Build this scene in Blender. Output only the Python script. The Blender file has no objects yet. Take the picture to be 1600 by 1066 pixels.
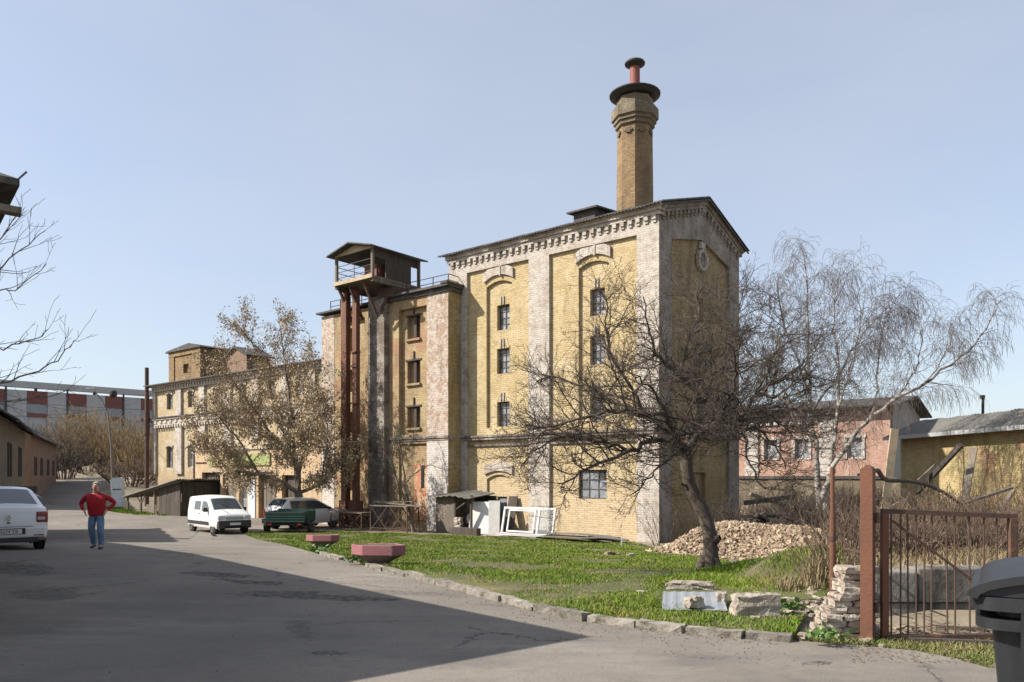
import bpy, bmesh, math, random
import numpy as np
from mathutils import Vector, Matrix
random.seed(7); rng = np.random.default_rng(7)
R = math.radians
scene = bpy.context.scene

# ------------------------------------------------------------------ camera, sky, sun, exposure
F = 1208.0; CX = 800.0; HY = 745.0          # focal length in photo pixels, centre column, horizon row
cam_d = bpy.data.cameras.new('camera'); cam = bpy.data.objects.new('camera', cam_d)
scene.collection.objects.link(cam); scene.camera = cam
cam.location = (0, 0, 0); cam.rotation_euler = (R(90), 0, 0)
cam_d.sensor_width = 36; cam_d.lens = 36 * F / 1600; cam_d.shift_y = (HY - 533) / 1600
cam_d.clip_start = 0.1; cam_d.clip_end = 3000
SUN_EL, SUN_ROT = 39.0, -99.0               # sun from the left
w = bpy.data.worlds.new('World'); scene.world = w; w.use_nodes = True
nt = w.node_tree; bg = nt.nodes['Background']
sky = nt.nodes.new('ShaderNodeTexSky'); sky.sky_type = 'NISHITA'; sky.sun_disc = False
sky.sun_elevation = R(SUN_EL); sky.sun_rotation = R(SUN_ROT)
sky.air_density = 1.0; sky.dust_density = 1.6; sky.ozone_density = 1.6; sky.altitude = 150
mx = nt.nodes.new('ShaderNodeMix'); mx.data_type = 'RGBA'; mx.inputs[0].default_value = .45; mx.inputs[7].default_value = (3.65, 3.80, 4.12, 1)   # thin high haze over the whole sky
tc = nt.nodes.new('ShaderNodeTexCoord'); mpn = nt.nodes.new('ShaderNodeMapping'); mpn.inputs['Scale'].default_value = (1.0, 1.6, 3.2)
wn = nt.nodes.new('ShaderNodeTexNoise'); wn.inputs['Scale'].default_value = 1.5; wn.inputs['Detail'].default_value = 5; wn.inputs['Roughness'].default_value = .55
wr_ = nt.nodes.new('ShaderNodeMapRange'); wr_.inputs[1].default_value = .35; wr_.inputs[2].default_value = .75; wr_.inputs[3].default_value = .41; wr_.inputs[4].default_value = .60
nt.links.new(tc.outputs['Generated'], mpn.inputs[0]); nt.links.new(mpn.outputs[0], wn.inputs['Vector']); nt.links.new(wn.outputs[0], wr_.inputs[0]); nt.links.new(wr_.outputs[0], mx.inputs[0])
nt.links.new(sky.outputs[0], mx.inputs[6]); nt.links.new(mx.outputs[2], bg.inputs[0]); bg.inputs[1].default_value = 0.12
sd = bpy.data.lights.new('sun', 'SUN'); sd.energy = 5.0; sd.angle = R(0.5); sd.color = (1, 0.94, 0.85)
so = bpy.data.objects.new('sun', sd); scene.collection.objects.link(so)
sdir = Vector((math.sin(R(SUN_ROT)) * math.cos(R(SUN_EL)), math.cos(R(SUN_ROT)) * math.cos(R(SUN_EL)), math.sin(R(SUN_EL))))
so.rotation_euler = sdir.to_track_quat('Z', 'Y').to_euler(); so.location = sdir * 60
scene.view_settings.view_transform = 'Standard'; scene.view_settings.look = 'None'
scene.view_settings.exposure = 0.76; scene.view_settings.gamma = 1

# ------------------------------------------------------------------ helpers
OFF = {}
def thing(name, label, cat, loc=(0, 0, 0), rz=0.0, group=None):
    o = bpy.data.objects.new(name, None); scene.collection.objects.link(o)
    o.empty_display_size = 0.3
    o.location = loc; o.rotation_euler = (0, 0, rz)
    tag(o, label, cat, group); return o
def tag(o, label=None, cat=None, group=None, kind=None):
    if label: o['label'] = label
    if cat: o['category'] = cat
    if group: o['group'] = group
    if kind: o['kind'] = kind
    return o
class MB:
    def __init__(s): s.v = []; s.f = []
    def add(s, vs, fs):
        b = len(s.v); s.v += [tuple(p) for p in vs]; s.f += [tuple(i + b for i in f) for f in fs]
    def box(s, x0, x1, y0, y1, z0, z1):
        s.add([(x0,y0,z0),(x1,y0,z0),(x1,y1,z0),(x0,y1,z0),(x0,y0,z1),(x1,y0,z1),(x1,y1,z1),(x0,y1,z1)],
              [(0,3,2,1),(4,5,6,7),(0,1,5,4),(1,2,6,5),(2,3,7,6),(3,0,4,7)])
    def obox(s, c, sx, sy, sz, rot):          # oriented box, rot = Euler tuple or Matrix
        m = rot if isinstance(rot, Matrix) else Matrix.Rotation(rot[2],3,'Z') @ Matrix.Rotation(rot[1],3,'Y') @ Matrix.Rotation(rot[0],3,'X')
        c = Vector(c); vs = []
        for z in (-.5,.5):
            for x, y in ((-.5,-.5),(.5,-.5),(.5,.5),(-.5,.5)): vs.append(c + m @ Vector((x*sx, y*sy, z*sz)))
        s.add(vs, [(0,3,2,1),(4,5,6,7),(0,1,5,4),(1,2,6,5),(2,3,7,6),(3,0,4,7)])
    def bar(s, a, b, w, h=None):              # square bar between two points
        a, b = Vector(a), Vector(b); h = h or w; d = b - a
        m = d.to_track_quat('Z', 'Y').to_matrix()
        s.obox((a + b) / 2, w, h, d.length, m)
    def prism(s, poly, f0, f1):               # polygon mapped by two functions to front/back
        n = len(poly); vs = [f0(p) for p in poly] + [f1(p) for p in poly]
        s.add(vs, [tuple(range(n)), tuple(range(2*n-1, n-1, -1))] + [(i, (i+1) % n, n+(i+1) % n, n+i) for i in range(n)])
    def tube(s, pts, rads, n=6, caps=True):
        pts = [Vector(p) for p in pts]; k = len(pts); vs = []
        t = (pts[1] - pts[0]).normalized()
        u = t.orthogonal().normalized()
        for i in range(k):
            if i == 0: t = pts[1] - pts[0]
            elif i == k - 1: t = pts[-1] - pts[-2]
            else: t = pts[i+1] - pts[i-1]
            t = t.normalized(); u = (u - t * u.dot(t))
            u = u.normalized() if u.length > 1e-6 else t.orthogonal().normalized()
            v = t.cross(u); r = rads[i]
            for j in range(n):
                a = 2 * math.pi * j / n; vs.append(pts[i] + (u * math.cos(a) + v * math.sin(a)) * r)
        fs = [(i*n+j, i*n+(j+1) % n, (i+1)*n+(j+1) % n, (i+1)*n+j) for i in range(k-1) for j in range(n)]
        if caps: fs += [tuple(range(n-1, -1, -1)), tuple(range((k-1)*n, k*n))]
        s.add(vs, fs)
    def cyl(s, a, b, r0, r1=None, n=12): s.tube([a, b], [r0, r0 if r1 is None else r1], n)
    def lathe(s, c, prof, n=16, ph=0):
        vs = [(c[0] + r*math.cos(ph+2*math.pi*j/n), c[1] + r*math.sin(ph+2*math.pi*j/n), c[2] + z) for r, z in prof for j in range(n)]
        k = len(prof)
        s.add(vs, [(i*n+j, i*n+(j+1) % n, (i+1)*n+(j+1) % n, (i+1)*n+j) for i in range(k-1) for j in range(n)] + [tuple(range(n-1,-1,-1)), tuple(range((k-1)*n, k*n))])
    def rock(s, c, sx, sy, sz, rz=0, rough=.18, sub=1):
        bm = bmesh.new(); bmesh.ops.create_cube(bm, size=1)
        bmesh.ops.subdivide_edges(bm, edges=bm.edges[:], cuts=sub, use_grid_fill=True)
        m = Matrix.Rotation(rz, 3, 'Z'); vs = []
        for v in bm.verts:
            p = v.co * (1 - .16 * (v.co.length - .5)); p = Vector((p.x*sx, p.y*sy, p.z*sz))
            p += Vector((random.uniform(-1,1)*sx, random.uniform(-1,1)*sy, random.uniform(-1,1)*sz)) * rough * .5
            vs.append(Vector(c) + m @ p)
        bm.verts.index_update(); fs = [tuple(v.index for v in f.verts) for f in bm.faces]; bm.free(); s.add(vs, fs)
    def build(s, name, m, parent=None, smooth=False, bevel=0, loc=None, split=0):
        me = bpy.data.meshes.new(name); me.from_pydata(s.v, [], s.f); me.update()
        me.materials.append(m)
        if smooth: me.polygons.foreach_set('use_smooth', [True] * len(me.polygons))
        o = bpy.data.objects.new(name, me); scene.collection.objects.link(o)
        if parent is not None:
            o.parent = parent
            if parent in OFF: o.location = OFF[parent]
        if loc is not None: o.location = loc
        if split:
            me.polygons.foreach_set('use_smooth', [True] * len(me.polygons)); e_ = o.modifiers.new('split', 'EDGE_SPLIT'); e_.split_angle = R(split)
        if bevel:
            b = o.modifiers.new('bevel', 'BEVEL'); b.width = bevel; b.segments = 2; b.limit_method = 'ANGLE'
        return o
def copy_obj(o, parent=None, loc=None):
    c = o.copy(); scene.collection.objects.link(c)
    if parent is not None: c.parent = parent
    if loc is not None: c.location = loc
    return c
def copy_tree(o, parent=None):
    c = o.copy(); scene.collection.objects.link(c)
    if parent is not None: c.parent = parent
    for ch in list(o.children): copy_tree(ch, c)
    return c
def np_mesh(name, verts, faces, m, parent=None, smooth=False):
    me = bpy.data.meshes.new(name); nv = len(verts); nf = len(faces); k = faces.shape[1]
    me.vertices.add(nv); me.vertices.foreach_set('co', verts.astype(np.float32).ravel())
    me.loops.add(nf*k); me.loops.foreach_set('vertex_index', faces.astype(np.int32).ravel())
    me.polygons.add(nf); me.polygons.foreach_set('loop_start', np.arange(0, nf*k, k, dtype=np.int32))
    me.update(calc_edges=True); me.validate(); me.materials.append(m)
    o = bpy.data.objects.new(name, me); scene.collection.objects.link(o)
    if parent is not None: o.parent = parent
    return o
def text_obj(name, body, size, m, parent, loc, rot, align='CENTER'):
    c = bpy.data.curves.new(name, 'FONT'); c.body = body; c.size = size; c.align_x = align; c.align_y = 'CENTER'; c.extrude = .001
    t = bpy.data.objects.new(name + '_tmp', c); scene.collection.objects.link(t)
    dg = bpy.context.evaluated_depsgraph_get(); me = bpy.data.meshes.new_from_object(t.evaluated_get(dg))
    bpy.data.objects.remove(t); me.name = name; me.materials.clear(); me.materials.append(m)
    o = bpy.data.objects.new(name, me); scene.collection.objects.link(o); o.parent = parent; o.location = loc; o.rotation_euler = rot
    return o

# ------------------------------------------------------------------ terrain height and picking
def ss(a, b, x):
    t = min(1, max(0, (x - a) / (b - a))); return t * t * (3 - 2 * t)
PY = [-40, 8, 13, 18, 22, 28, 33, 45, 60, 400]; PZ = [-1.62, -1.62, -1.72, -1.90, -2.17, -2.55, -2.78, -2.83, -2.55, -2.5]
def zg(x, y):
    z = float(np.interp(y, PY, PZ))
    z -= .02 * min(12, max(-14, x + 3)) * float(np.interp(y, [8, 16, 24, 36], [0, 1, 1, .15]))
    z += 2.9 * ss(46, 92, y) * ss(-26, -35, x)                       # the road climbs away on the left
    z += .62 * ss(3.9, 4.6, x) * ss(8.95, 9.1, y) * (1 - ss(11, 17, y))   # bank behind the concrete wall
    return z
def W(px, py, d): return Vector(((px - CX) / F * d, d, (HY - py) / F * d))
def G(px, py, up=0.0):                        # photo pixel -> point of the ground
    dx, dz = (px - CX) / F, (HY - py) / F; d0 = 1.5
    d = d0
    while d < 300:
        if dz * d < zg(dx * d, d) + up: break
        d0 = d; d *= 1.02
    for _ in range(30):
        m = (d + d0) / 2
        if dz * m < zg(dx * m, m) + up: d = m
        else: d0 = m
    return Vector((dx * d, d, zg(dx * d, d) + up))

# ------------------------------------------------------------------ materials
def new_mat(name, rough):
    m = bpy.data.materials.new(name); m.use_nodes = True; t = m.node_tree
    b = t.nodes['Principled BSDF']; b.inputs['Roughness'].default_value = rough
    return m, t, b
def N(t, typ, **kw):
    n = t.nodes.new(typ)
    for k, v in kw.items():
        if k in n.inputs: n.inputs[k].default_value = v
        else: setattr(n, k, v)
    return n
def c4(c): return (c[0], c[1], c[2], 1)
def mixc(t, fac, a, b):
    n = t.nodes.new('ShaderNodeMix'); n.data_type = 'RGBA'
    for sock, val in ((n.inputs[0], fac), (n.inputs[6], a), (n.inputs[7], b)):
        if isinstance(val, (int, float)): sock.default_value = val
        elif isinstance(val, tuple): sock.default_value = c4(val)
        else: t.links.new(val, sock)
    return n.outputs[2]
def ramp(t, val, lo, hi):
    n = N(t, 'ShaderNodeMapRange'); n.inputs[1].default_value = lo; n.inputs[2].default_value = hi
    t.links.new(val, n.inputs[0]); return n.outputs[0]
def noise(t, vec, scale, detail=5, rough=.6, lo=None, hi=None, dist=0):
    n = N(t, 'ShaderNodeTexNoise', Scale=scale, Detail=detail, Roughness=rough, Distortion=dist); t.links.new(vec, n.inputs['Vector'])
    return n.outputs[0] if lo is None else ramp(t, n.outputs[0], lo, hi)
def math_n(t, op, a, b=None):
    n = t.nodes.new('ShaderNodeMath'); n.operation = op
    for i, v in enumerate((a, b)):
        if v is None: continue
        if isinstance(v, (int, float)): n.inputs[i].default_value = v
        else: t.links.new(v, n.inputs[i])
    return n.outputs[0]
def coord(t): return t.nodes.new('ShaderNodeTexCoord').outputs['Object']
def stretch(t, v, sx, sy, sz):
    n = t.nodes.new('ShaderNodeMapping'); n.inputs['Scale'].default_value = (sx, sy, sz); t.links.new(v, n.inputs[0]); return n.outputs[0]
def bumpn(t, b, h, strength, dist=.02):
    n = N(t, 'ShaderNodeBump'); n.inputs['Strength'].default_value = strength; n.inputs['Distance'].default_value = dist
    t.links.new(h, n.inputs['Height']); t.links.new(n.outputs[0], b.inputs['Normal'])
def M(name, c1, c2=None, scale=2.0, rough=.85, bump=.0, bscale=25, c3=None, s3=6.0, lo=.35, hi=.65, lo3=.55, hi3=.7, metal=0, vert=1.0, spec=.5, coat=0, isl=0.0, bdist=.02):
    m, t, b = new_mat(name, rough); v = coord(t)
    b.inputs['Metallic'].default_value = metal; b.inputs['Specular IOR Level'].default_value = spec
    if coat: b.inputs['Coat Weight'].default_value = coat; b.inputs['Coat Roughness'].default_value = .06
    vv = stretch(t, v, 1, 1, vert) if vert != 1 else v
    col = None
    if c2 is not None: col = mixc(t, noise(t, vv, scale, 6, .62, lo, hi), c1, c2)
    if c3 is not None: col = mixc(t, noise(t, vv, s3, 6, .65, lo3, hi3), col if col is not None else c1, c3)
    if isl:
        g = t.nodes.new('ShaderNodeNewGeometry'); h = N(t, 'ShaderNodeHueSaturation')
        t.links.new(ramp(t, g.outputs['Random Per Island'], 0, 1), h.inputs['Value'])
        r = h.inputs['Value'].links[0].from_node; r.inputs[3].default_value = 1 - isl; r.inputs[4].default_value = 1 + isl
        if col is None: h.inputs['Color'].default_value = c4(c1)
        else: t.links.new(col, h.inputs['Color'])
        col = h.outputs[0]
    if col is None: b.inputs['Base Color'].default_value = c4(c1)
    else: t.links.new(col, b.inputs['Base Color'])
    if bump: bumpn(t, b, noise(t, v, bscale, 4, .6), bump, bdist)
    return m
def BR(name, c1, c2, mortar, wash=None, wash_lo=.4, wash_hi=.6, stain=(.10,.085,.06), st_lo=.56, st_hi=.8, patch=None, pa_lo=.6, pa_hi=.66, low=None, low_z=(0, 1), bw=.30, bh=.098, bump=.5, ws=.9):
    """weathered brickwork: coursed brick, limewash remains, dirt runs, patches; works on all axis-aligned faces"""
    m, t, b = new_mat(name, .92); v = coord(t); b.inputs['Specular IOR Level'].default_value = .2
    sp = t.nodes.new('ShaderNodeSeparateXYZ'); t.links.new(v, sp.inputs[0])
    cb = t.nodes.new('ShaderNodeCombineXYZ'); t.links.new(math_n(t, 'ADD', sp.outputs[0], sp.outputs[1]), cb.inputs[0]); t.links.new(sp.outputs[2], cb.inputs[1])
    k = N(t, 'ShaderNodeTexBrick'); t.links.new(cb.outputs[0], k.inputs['Vector'])
    for nm, val in (('Scale', 1), ('Mortar Size', .011), ('Mortar Smooth', .3), ('Bias', 0), ('Brick Width', bw), ('Row Height', bh)): k.inputs[nm].default_value = val
    k.inputs['Color1'].default_value = c4(c1); k.inputs['Color2'].default_value = c4(c2); k.inputs['Mortar'].default_value = c4(mortar)
    col = k.outputs['Color']
    if patch: col = mixc(t, noise(t, v, .55, 5, .6, pa_lo, pa_hi), col, patch)
    fine = noise(t, v, 7, 5, .7, .3, .75)
    cs = t.nodes.new('ShaderNodeCombineXYZ'); t.links.new(math_n(t, 'MULTIPLY', math_n(t, 'ADD', sp.outputs[0], sp.outputs[1]), 2.6), cs.inputs[0]); t.links.new(math_n(t, 'MULTIPLY', sp.outputs[2], 10.2), cs.inputs[1])
    course = noise(t, cs.outputs[0], 1.0, 3, .75, .50, .78)        # missing mortar and spalled courses
    if wash:
        wn = math_n(t, 'ADD', noise(t, v, ws, 7, .7), math_n(t, 'MULTIPLY', math_n(t, 'SUBTRACT', noise(t, v, 11, 3, .6), .5), .35))
        col = mixc(t, ramp(t, wn, wash_lo, wash_hi), col, wash)
    if low:                                   # the paint / damp near the foot of the wall, a band of its own
        zz = math_n(t, 'ADD', sp.outputs[2], math_n(t, 'MULTIPLY', noise(t, v, .7, 5, .6), 1.6))
        col = mixc(t, ramp(t, zz, low_z[1] + .8, low_z[0] + .8), col, low)
    col = mixc(t, math_n(t, 'MULTIPLY', fine, .42), col, tuple(q*.62 for q in c1))
    col = mixc(t, math_n(t, 'MULTIPLY', course, .72), col, tuple(q*.42 for q in c2))
    col = mixc(t, math_n(t, 'MULTIPLY', k.outputs['Fac'], .35), col, tuple(q*.55 for q in mortar))
    st = noise(t, stretch(t, v, 1.3, 1.3, .28), 1.1, 7, .68, st_lo, st_hi)
    col = mixc(t, math_n(t, 'MULTIPLY', st, .75), col, stain)
    t.links.new(col, b.inputs['Base Color'])
    hgt = math_n(t, 'ADD', math_n(t, 'MULTIPLY', k.outputs['Fac'], -1), math_n(t, 'MULTIPLY', noise(t, v, 16, 4, .7), 1.2))
    bumpn(t, b, hgt, bump, .03)
    return m
# ------------------------------------------------------------------ ground materials
def road_material():
    m, t, b = new_mat('worn_asphalt', .9); v = coord(t); b.inputs['Specular IOR Level'].default_value = .25
    col = mixc(t, noise(t, v, .28, 6, .6, .35, .68), (.155,.136,.115), (.235,.207,.174))
    col = mixc(t, noise(t, stretch(t, v, .5, 1, 1), 1.5, 6, .68, .5, .74), col, (.135,.124,.112))     # worn patches
    col = mixc(t, math_n(t, 'MULTIPLY', noise(t, stretch(t, v, .35, 1.1, 1), .9, 5, .65, .56, .7), .55), col, (.30,.275,.235))   # dusty tracks
    col = mixc(t, math_n(t, 'MULTIPLY', noise(t, stretch(t, v, 1, 1, 1), 7, 6, .75, .5, .8), .6), col, (.10,.092,.083))
    col = mixc(t, math_n(t, 'MULTIPLY', noise(t, v, 45, 3, .7, .45, .72), .5), col, (.085,.08,.075))     # aggregate
    col = mixc(t, math_n(t, 'MULTIPLY', noise(t, v, 90, 2, .6, .6, .75), .45), col, (.36,.34,.31))
    hole = None
    for cx, cy, rx, ry, rot, am in HOLES:
        mp_ = t.nodes.new('ShaderNodeMapping'); mp_.vector_type = 'TEXTURE'; mp_.inputs['Location'].default_value = (cx, cy, 0); mp_.inputs['Rotation'].default_value = (0, 0, rot); mp_.inputs['Scale'].default_value = (rx, ry, 50)
        t.links.new(v, mp_.inputs[0]); ln = t.nodes.new('ShaderNodeVectorMath'); ln.operation = 'LENGTH'; t.links.new(mp_.outputs[0], ln.inputs[0])
        q = math_n(t, 'ADD', ln.outputs['Value'], math_n(t, 'MULTIPLY', math_n(t, 'SUBTRACT', noise(t, v, 2.6, 7, .75), .5), 3.2)); q = math_n(t, 'MULTIPLY', ramp(t, q, 1.0, .82), am)
        hole = q if hole is None else math_n(t, 'MAXIMUM', hole, q)
    col = mixc(t, hole, col, mixc(t, noise(t, v, 9, 5, .7, .4, .62), (.042,.039,.036), (.15,.135,.115)))
    wv = N(t, 'ShaderNodeTexVoronoi', feature='DISTANCE_TO_EDGE'); wv.inputs['Scale'].default_value = .33
    dn = t.nodes.new('ShaderNodeVectorMath'); dn.operation = 'ADD'
    nn = N(t, 'ShaderNodeTexNoise', Scale=1.4, Detail=6, Roughness=.7); t.links.new(v, nn.inputs['Vector'])
    t.links.new(v, dn.inputs[0]); t.links.new(nn.outputs['Color'], dn.inputs[1]); t.links.new(dn.outputs[0], wv.inputs['Vector'])
    crack = math_n(t, 'MULTIPLY', ramp(t, wv.outputs['Distance'], .009, .002), noise(t, v, .45, 3, .5, .5, .58))
    col = mixc(t, math_n(t, 'MULTIPLY', crack, .8), col, (.05,.046,.042))
    t.links.new(col, b.inputs['Base Color'])
    h = math_n(t, 'SUBTRACT', math_n(t, 'ADD', noise(t, v, 60, 3, .7), math_n(t, 'MULTIPLY', noise(t, v, 3, 5, .6), 1.5)), math_n(t, 'ADD', math_n(t, 'MULTIPLY', crack, 2), math_n(t, 'MULTIPLY', hole, 4)))
    bumpn(t, b, h, .35, .012)
    return m
HOLES = []
for px, py, rx, ry, rot, am in ((345,900,.9,.30,-.5,1),(395,912,.7,.24,-.4,1),(480,934,1.0,.26,-.15,1),(545,938,.7,.2,-.1,1),(440,928,.5,.2,0,.9),(238,846,1.0,.22,0,.8),(262,853,.9,.2,.1,.8),(305,866,1.1,.35,-.3,.55),(520,1024,.18,.07,0,.9),(470,985,.14,.6,.35,.45),(1275,1040,.12,.05,.2,.9),(30,890,1.3,.5,-.8,.9),(70,930,.8,.5,-.8,.6),(800,950,.5,.12,-.5,.3),(660,930,.9,.18,-.4,.4),(1100,1030,.5,.1,-.2,.25)):
    g = G(px, py); HOLES.append((g.x, g.y, rx, ry, rot, am))
ROADM = road_material()
DIRT = M('dry_earth', (.15,.12,.08), (.23,.19,.13), .9, .95, .6, 18, (.085,.085,.035), 2.6, lo3=.56, hi3=.7, bdist=.03)
SOIL = M('lawn_soil', (.085,.085,.026), (.06,.07,.018), 1.3, .95, .6, 20, (.135,.10,.06), 1.5, lo3=.5, hi3=.64, bdist=.03)
DUST = M('trodden_dust', (.36,.31,.24), (.25,.21,.16), 1.2, .95, .5, 12)
CONC = M('old_concrete', (.34,.31,.26), (.22,.20,.17), 1.6, .92, .6, 14, (.10,.095,.075), 3, lo3=.56, hi3=.72)

XS = sorted(set([-900,-400,-250,-160,-120,-95,-80,-70,-62,-56,-50,-46,-42,-39] + [round(-36+i*1.0,2) for i in range(63)] + [29,32,36,42,50,60,80,120,200,400,900]))
YS = sorted(set([-300,-80,-40,-25,-16,-10,-6,-3,0,2] + [round(3+i*.75,3) for i in range(60)] + [49,50.5,52,54,56,58,60,62,65,68,71,74,78,82,87,92,100,110,125,150,200,300,500,900]))
def ground_sheet(name, mat_, up, poly=None, skirt=0):
    """ground sheet, whole or cut to a polygon, split along the shared height grid"""
    bm = bmesh.new()
    if poly is None:
        V = [[bm.verts.new((x, y, zg(x, y) + up)) for x in XS] for y in YS]
        for j in range(len(YS)-1):
            for i in range(len(XS)-1): bm.faces.new((V[j][i], V[j][i+1], V[j+1][i+1], V[j+1][i]))
    else:
        bm.faces.new([bm.verts.new((x, y, 0)) for x, y in poly])
        bmesh.ops.triangulate(bm, faces=bm.faces[:])
        lo = [min(p[k] for p in poly) for k in (0,1)]; hi = [max(p[k] for p in poly) for k in (0,1)]
        for k, L in ((0, XS), (1, YS)):
            for c in L:
                if lo[k] < c < hi[k]:
                    no = (1,0,0) if k == 0 else (0,1,0)
                    bmesh.ops.bisect_plane(bm, geom=bm.verts[:]+bm.edges[:]+bm.faces[:], plane_co=(c,c,0), plane_no=no, dist=1e-5)
        bmesh.ops.remove_doubles(bm, verts=bm.verts[:], dist=1e-4)
        for v_ in bm.verts: v_.co.z = zg(v_.co.x, v_.co.y) + (up(v_.co.y) if callable(up) else up)
        bmesh.ops.recalc_face_normals(bm, faces=bm.faces[:])
        if skirt:
            be = [e for e in bm.edges if len(e.link_faces) == 1]; ex = bmesh.ops.extrude_edge_only(bm, edges=be)
            for v_ in ex['geom']:
                if isinstance(v_, bmesh.types.BMVert): v_.co.z -= skirt
    me = bpy.data.meshes.new(name); bm.to_mesh(me); bm.free(); me.materials.append(mat_)
    me.polygons.foreach_set('use_smooth', [True]*len(me.polygons))
    o = bpy.data.objects.new(name, me); scene.collection.objects.link(o); tag(o, kind='structure'); return o
ground_sheet('ground', DIRT, 0)
KERB = [G(*p) for p in ((1240,1004),(1165,998),(1075,990),(1000,982),(925,973),(875,963),(845,957),(795,942),(730,926),(690,915),(640,903),(580,887),(520,872),(495,866))]
LAWN = [(p.x, p.y) for p in KERB] + [(G(*p).x, G(*p).y) for p in ((440,851),(395,841),(383,836),(400,832.5),(440,830.5),(520,832),(600,834),(700,838),(800,839.5),(900,843),(1000,851),(1050,862),(1110,868),(1200,878),(1285,889),(1310,905),(1290,935),(1262,960),(1250,985))]
fc = lambda x, y: (6.28 + .777*x + .63*y, 33 - .63*x + .777*y)     # factory frame -> world
ROAD = [(p.x, p.y) for p in KERB] + [(G(*p).x, G(*p).y) for p in ((440,851),(395,841),(383,836),(400,832.5),(440,830.5),(520,832))]
ROAD += [fc(-16,-3.2), fc(-22,-3.0), fc(-23,-1.8), fc(-33,-2.2), fc(-36,-4.6), fc(-44,-5), (-35.5,64),(-37,72),(-40,84),(-52,96),(-60,90),(-47,64),(-38,50),(-33,42),(-28,34),(-20,22),(-13,12),(-12,-12),(7,-12),(5.2,1)]
ROAD += [(G(*p).x, G(*p).y) for p in ((1620,1068),(1540,1046),(1495,1033),(1430,1020),(1345,1012))]
ground_sheet('road', ROADM, .02, ROAD)
LUP = lambda y: .09 - .07*ss(13, 19, y)
ground_sheet('lawn', SOIL, LUP, LAWN, .14)
def blob(cx, cy, rx, ry, rot, seed, n=26, jag=.35):
    r_ = random.Random(seed); out = []
    for i in range(n):
        a = 2*math.pi*i/n; k = 1 - jag*r_.random(); x, y = rx*k*math.cos(a), ry*k*math.sin(a)
        out.append((cx + x*math.cos(rot) - y*math.sin(rot), cy + x*math.sin(rot) + y*math.cos(rot)))
    return out
ground_sheet('path', DUST, .03, blob(-43, 84, 9, 3.2, .35, 50, 30, .3))
# kerb: worn stones set end to end along the lawn, each a little out of line
KM = M('kerb_stone', (.25,.225,.19), (.15,.135,.112), 4, .9, .9, 22, (.07,.065,.042), 5, lo3=.5, hi3=.64, isl=.18)
mb = MB(); acc = 0
for a, b in zip(KERB[:-1], KERB[1:]):
    d = Vector((b.x-a.x, b.y-a.y, 0)); L = d.length; n = max(1, round(L/.95)); d.normalize(); q = Vector((-d.y, d.x, 0))
    for i in range(n):
        p0 = a + d*(L*i/n + .015); p1 = a + d*(L*(i+1)/n - .015)
        if p0.y > 15 and random.random() < .35: continue
        mid = (p0+p1)/2 + q*(.06+random.uniform(-.02,.02)); sink = random.uniform(-.015,.02)
        bx = MB(); bx.obox((0,0,0), (p1-p0).length, .14, .26, (random.uniform(-.03,.03), random.uniform(-.02,.02), math.atan2(d.y,d.x)+random.uniform(-.02,.02)))
        bm = bmesh.new(); vv = [bm.verts.new(p) for p in bx.v]; [bm.faces.new([vv[j] for j in f]) for f in bx.f]
        bmesh.ops.subdivide_edges(bm, edges=bm.edges[:], cuts=3, use_grid_fill=True)
        bm.verts.index_update()
        for v_ in bm.verts: v_.co += Vector((random.uniform(-1,1), random.uniform(-1,1), random.uniform(-1,1)))*.009
        c = Vector((mid.x, mid.y, zg(mid.x, mid.y) - .03 + sink - .04*ss(12,20,mid.y)))
        mb.add([v_.co + c for v_ in bm.verts], [tuple(v_.index for v_ in f.verts) for f in bm.faces]); bm.free()
tag(mb.build('kerb', KM), kind='structure')
# ------------------------------------------------------------------ building materials
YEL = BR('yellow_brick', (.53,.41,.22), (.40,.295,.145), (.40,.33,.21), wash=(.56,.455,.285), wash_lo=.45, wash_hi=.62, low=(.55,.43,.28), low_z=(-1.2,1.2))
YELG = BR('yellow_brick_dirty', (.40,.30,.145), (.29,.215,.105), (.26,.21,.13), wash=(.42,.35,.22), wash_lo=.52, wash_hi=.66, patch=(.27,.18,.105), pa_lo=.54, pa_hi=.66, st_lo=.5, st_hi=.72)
YELW = BR('faded_ochre_brick', (.48,.375,.225), (.38,.29,.17), (.38,.31,.21), wash=(.54,.46,.33), wash_lo=.42, wash_hi=.6, low=(.40,.28,.18), low_z=(-.4,.6))
WHT = BR('limewashed_brick', (.42,.345,.275), (.34,.27,.21), (.40,.36,.31), wash=(.54,.495,.44), wash_lo=.38, wash_hi=.54, st_lo=.53, st_hi=.76, stain=(.16,.125,.09), ws=2.0)
GREYB = BR('grey_limewashed_brick', (.30,.25,.20), (.24,.19,.15), (.30,.27,.23), wash=(.40,.36,.32), wash_lo=.45, wash_hi=.62, st_lo=.48, st_hi=.7)
ANX = BR('ochre_red_brick', (.41,.285,.155), (.30,.195,.105), (.33,.27,.18), wash=(.43,.345,.195), wash_lo=.47, wash_hi=.58, patch=(.38,.21,.13), pa_lo=.52, pa_hi=.66, st_lo=.49, st_hi=.70, stain=(.13,.10,.07))
PINK = BR('pinkish_limewashed_brick', (.42,.285,.20), (.32,.21,.15), (.40,.34,.28), wash=(.54,.48,.42), wash_lo=.44, wash_hi=.54, low=(.62,.58,.54), low_z=(1.5,2.2), st_lo=.51, st_hi=.72, ws=3.6)
SOOT = BR('soot_blackened_brick', (.20,.16,.13), (.14,.115,.095), (.16,.14,.12), wash=(.38,.335,.29), wash_lo=.47, wash_hi=.58, st_lo=.5, st_hi=.7, stain=(.05,.042,.036))
STACKB = BR('chimney_brick', (.33,.225,.12), (.21,.14,.08), (.22,.17,.11), wash=(.40,.29,.15), wash_lo=.55, wash_hi=.7, st_lo=.48, st_hi=.7, stain=(.12,.085,.055))
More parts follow.
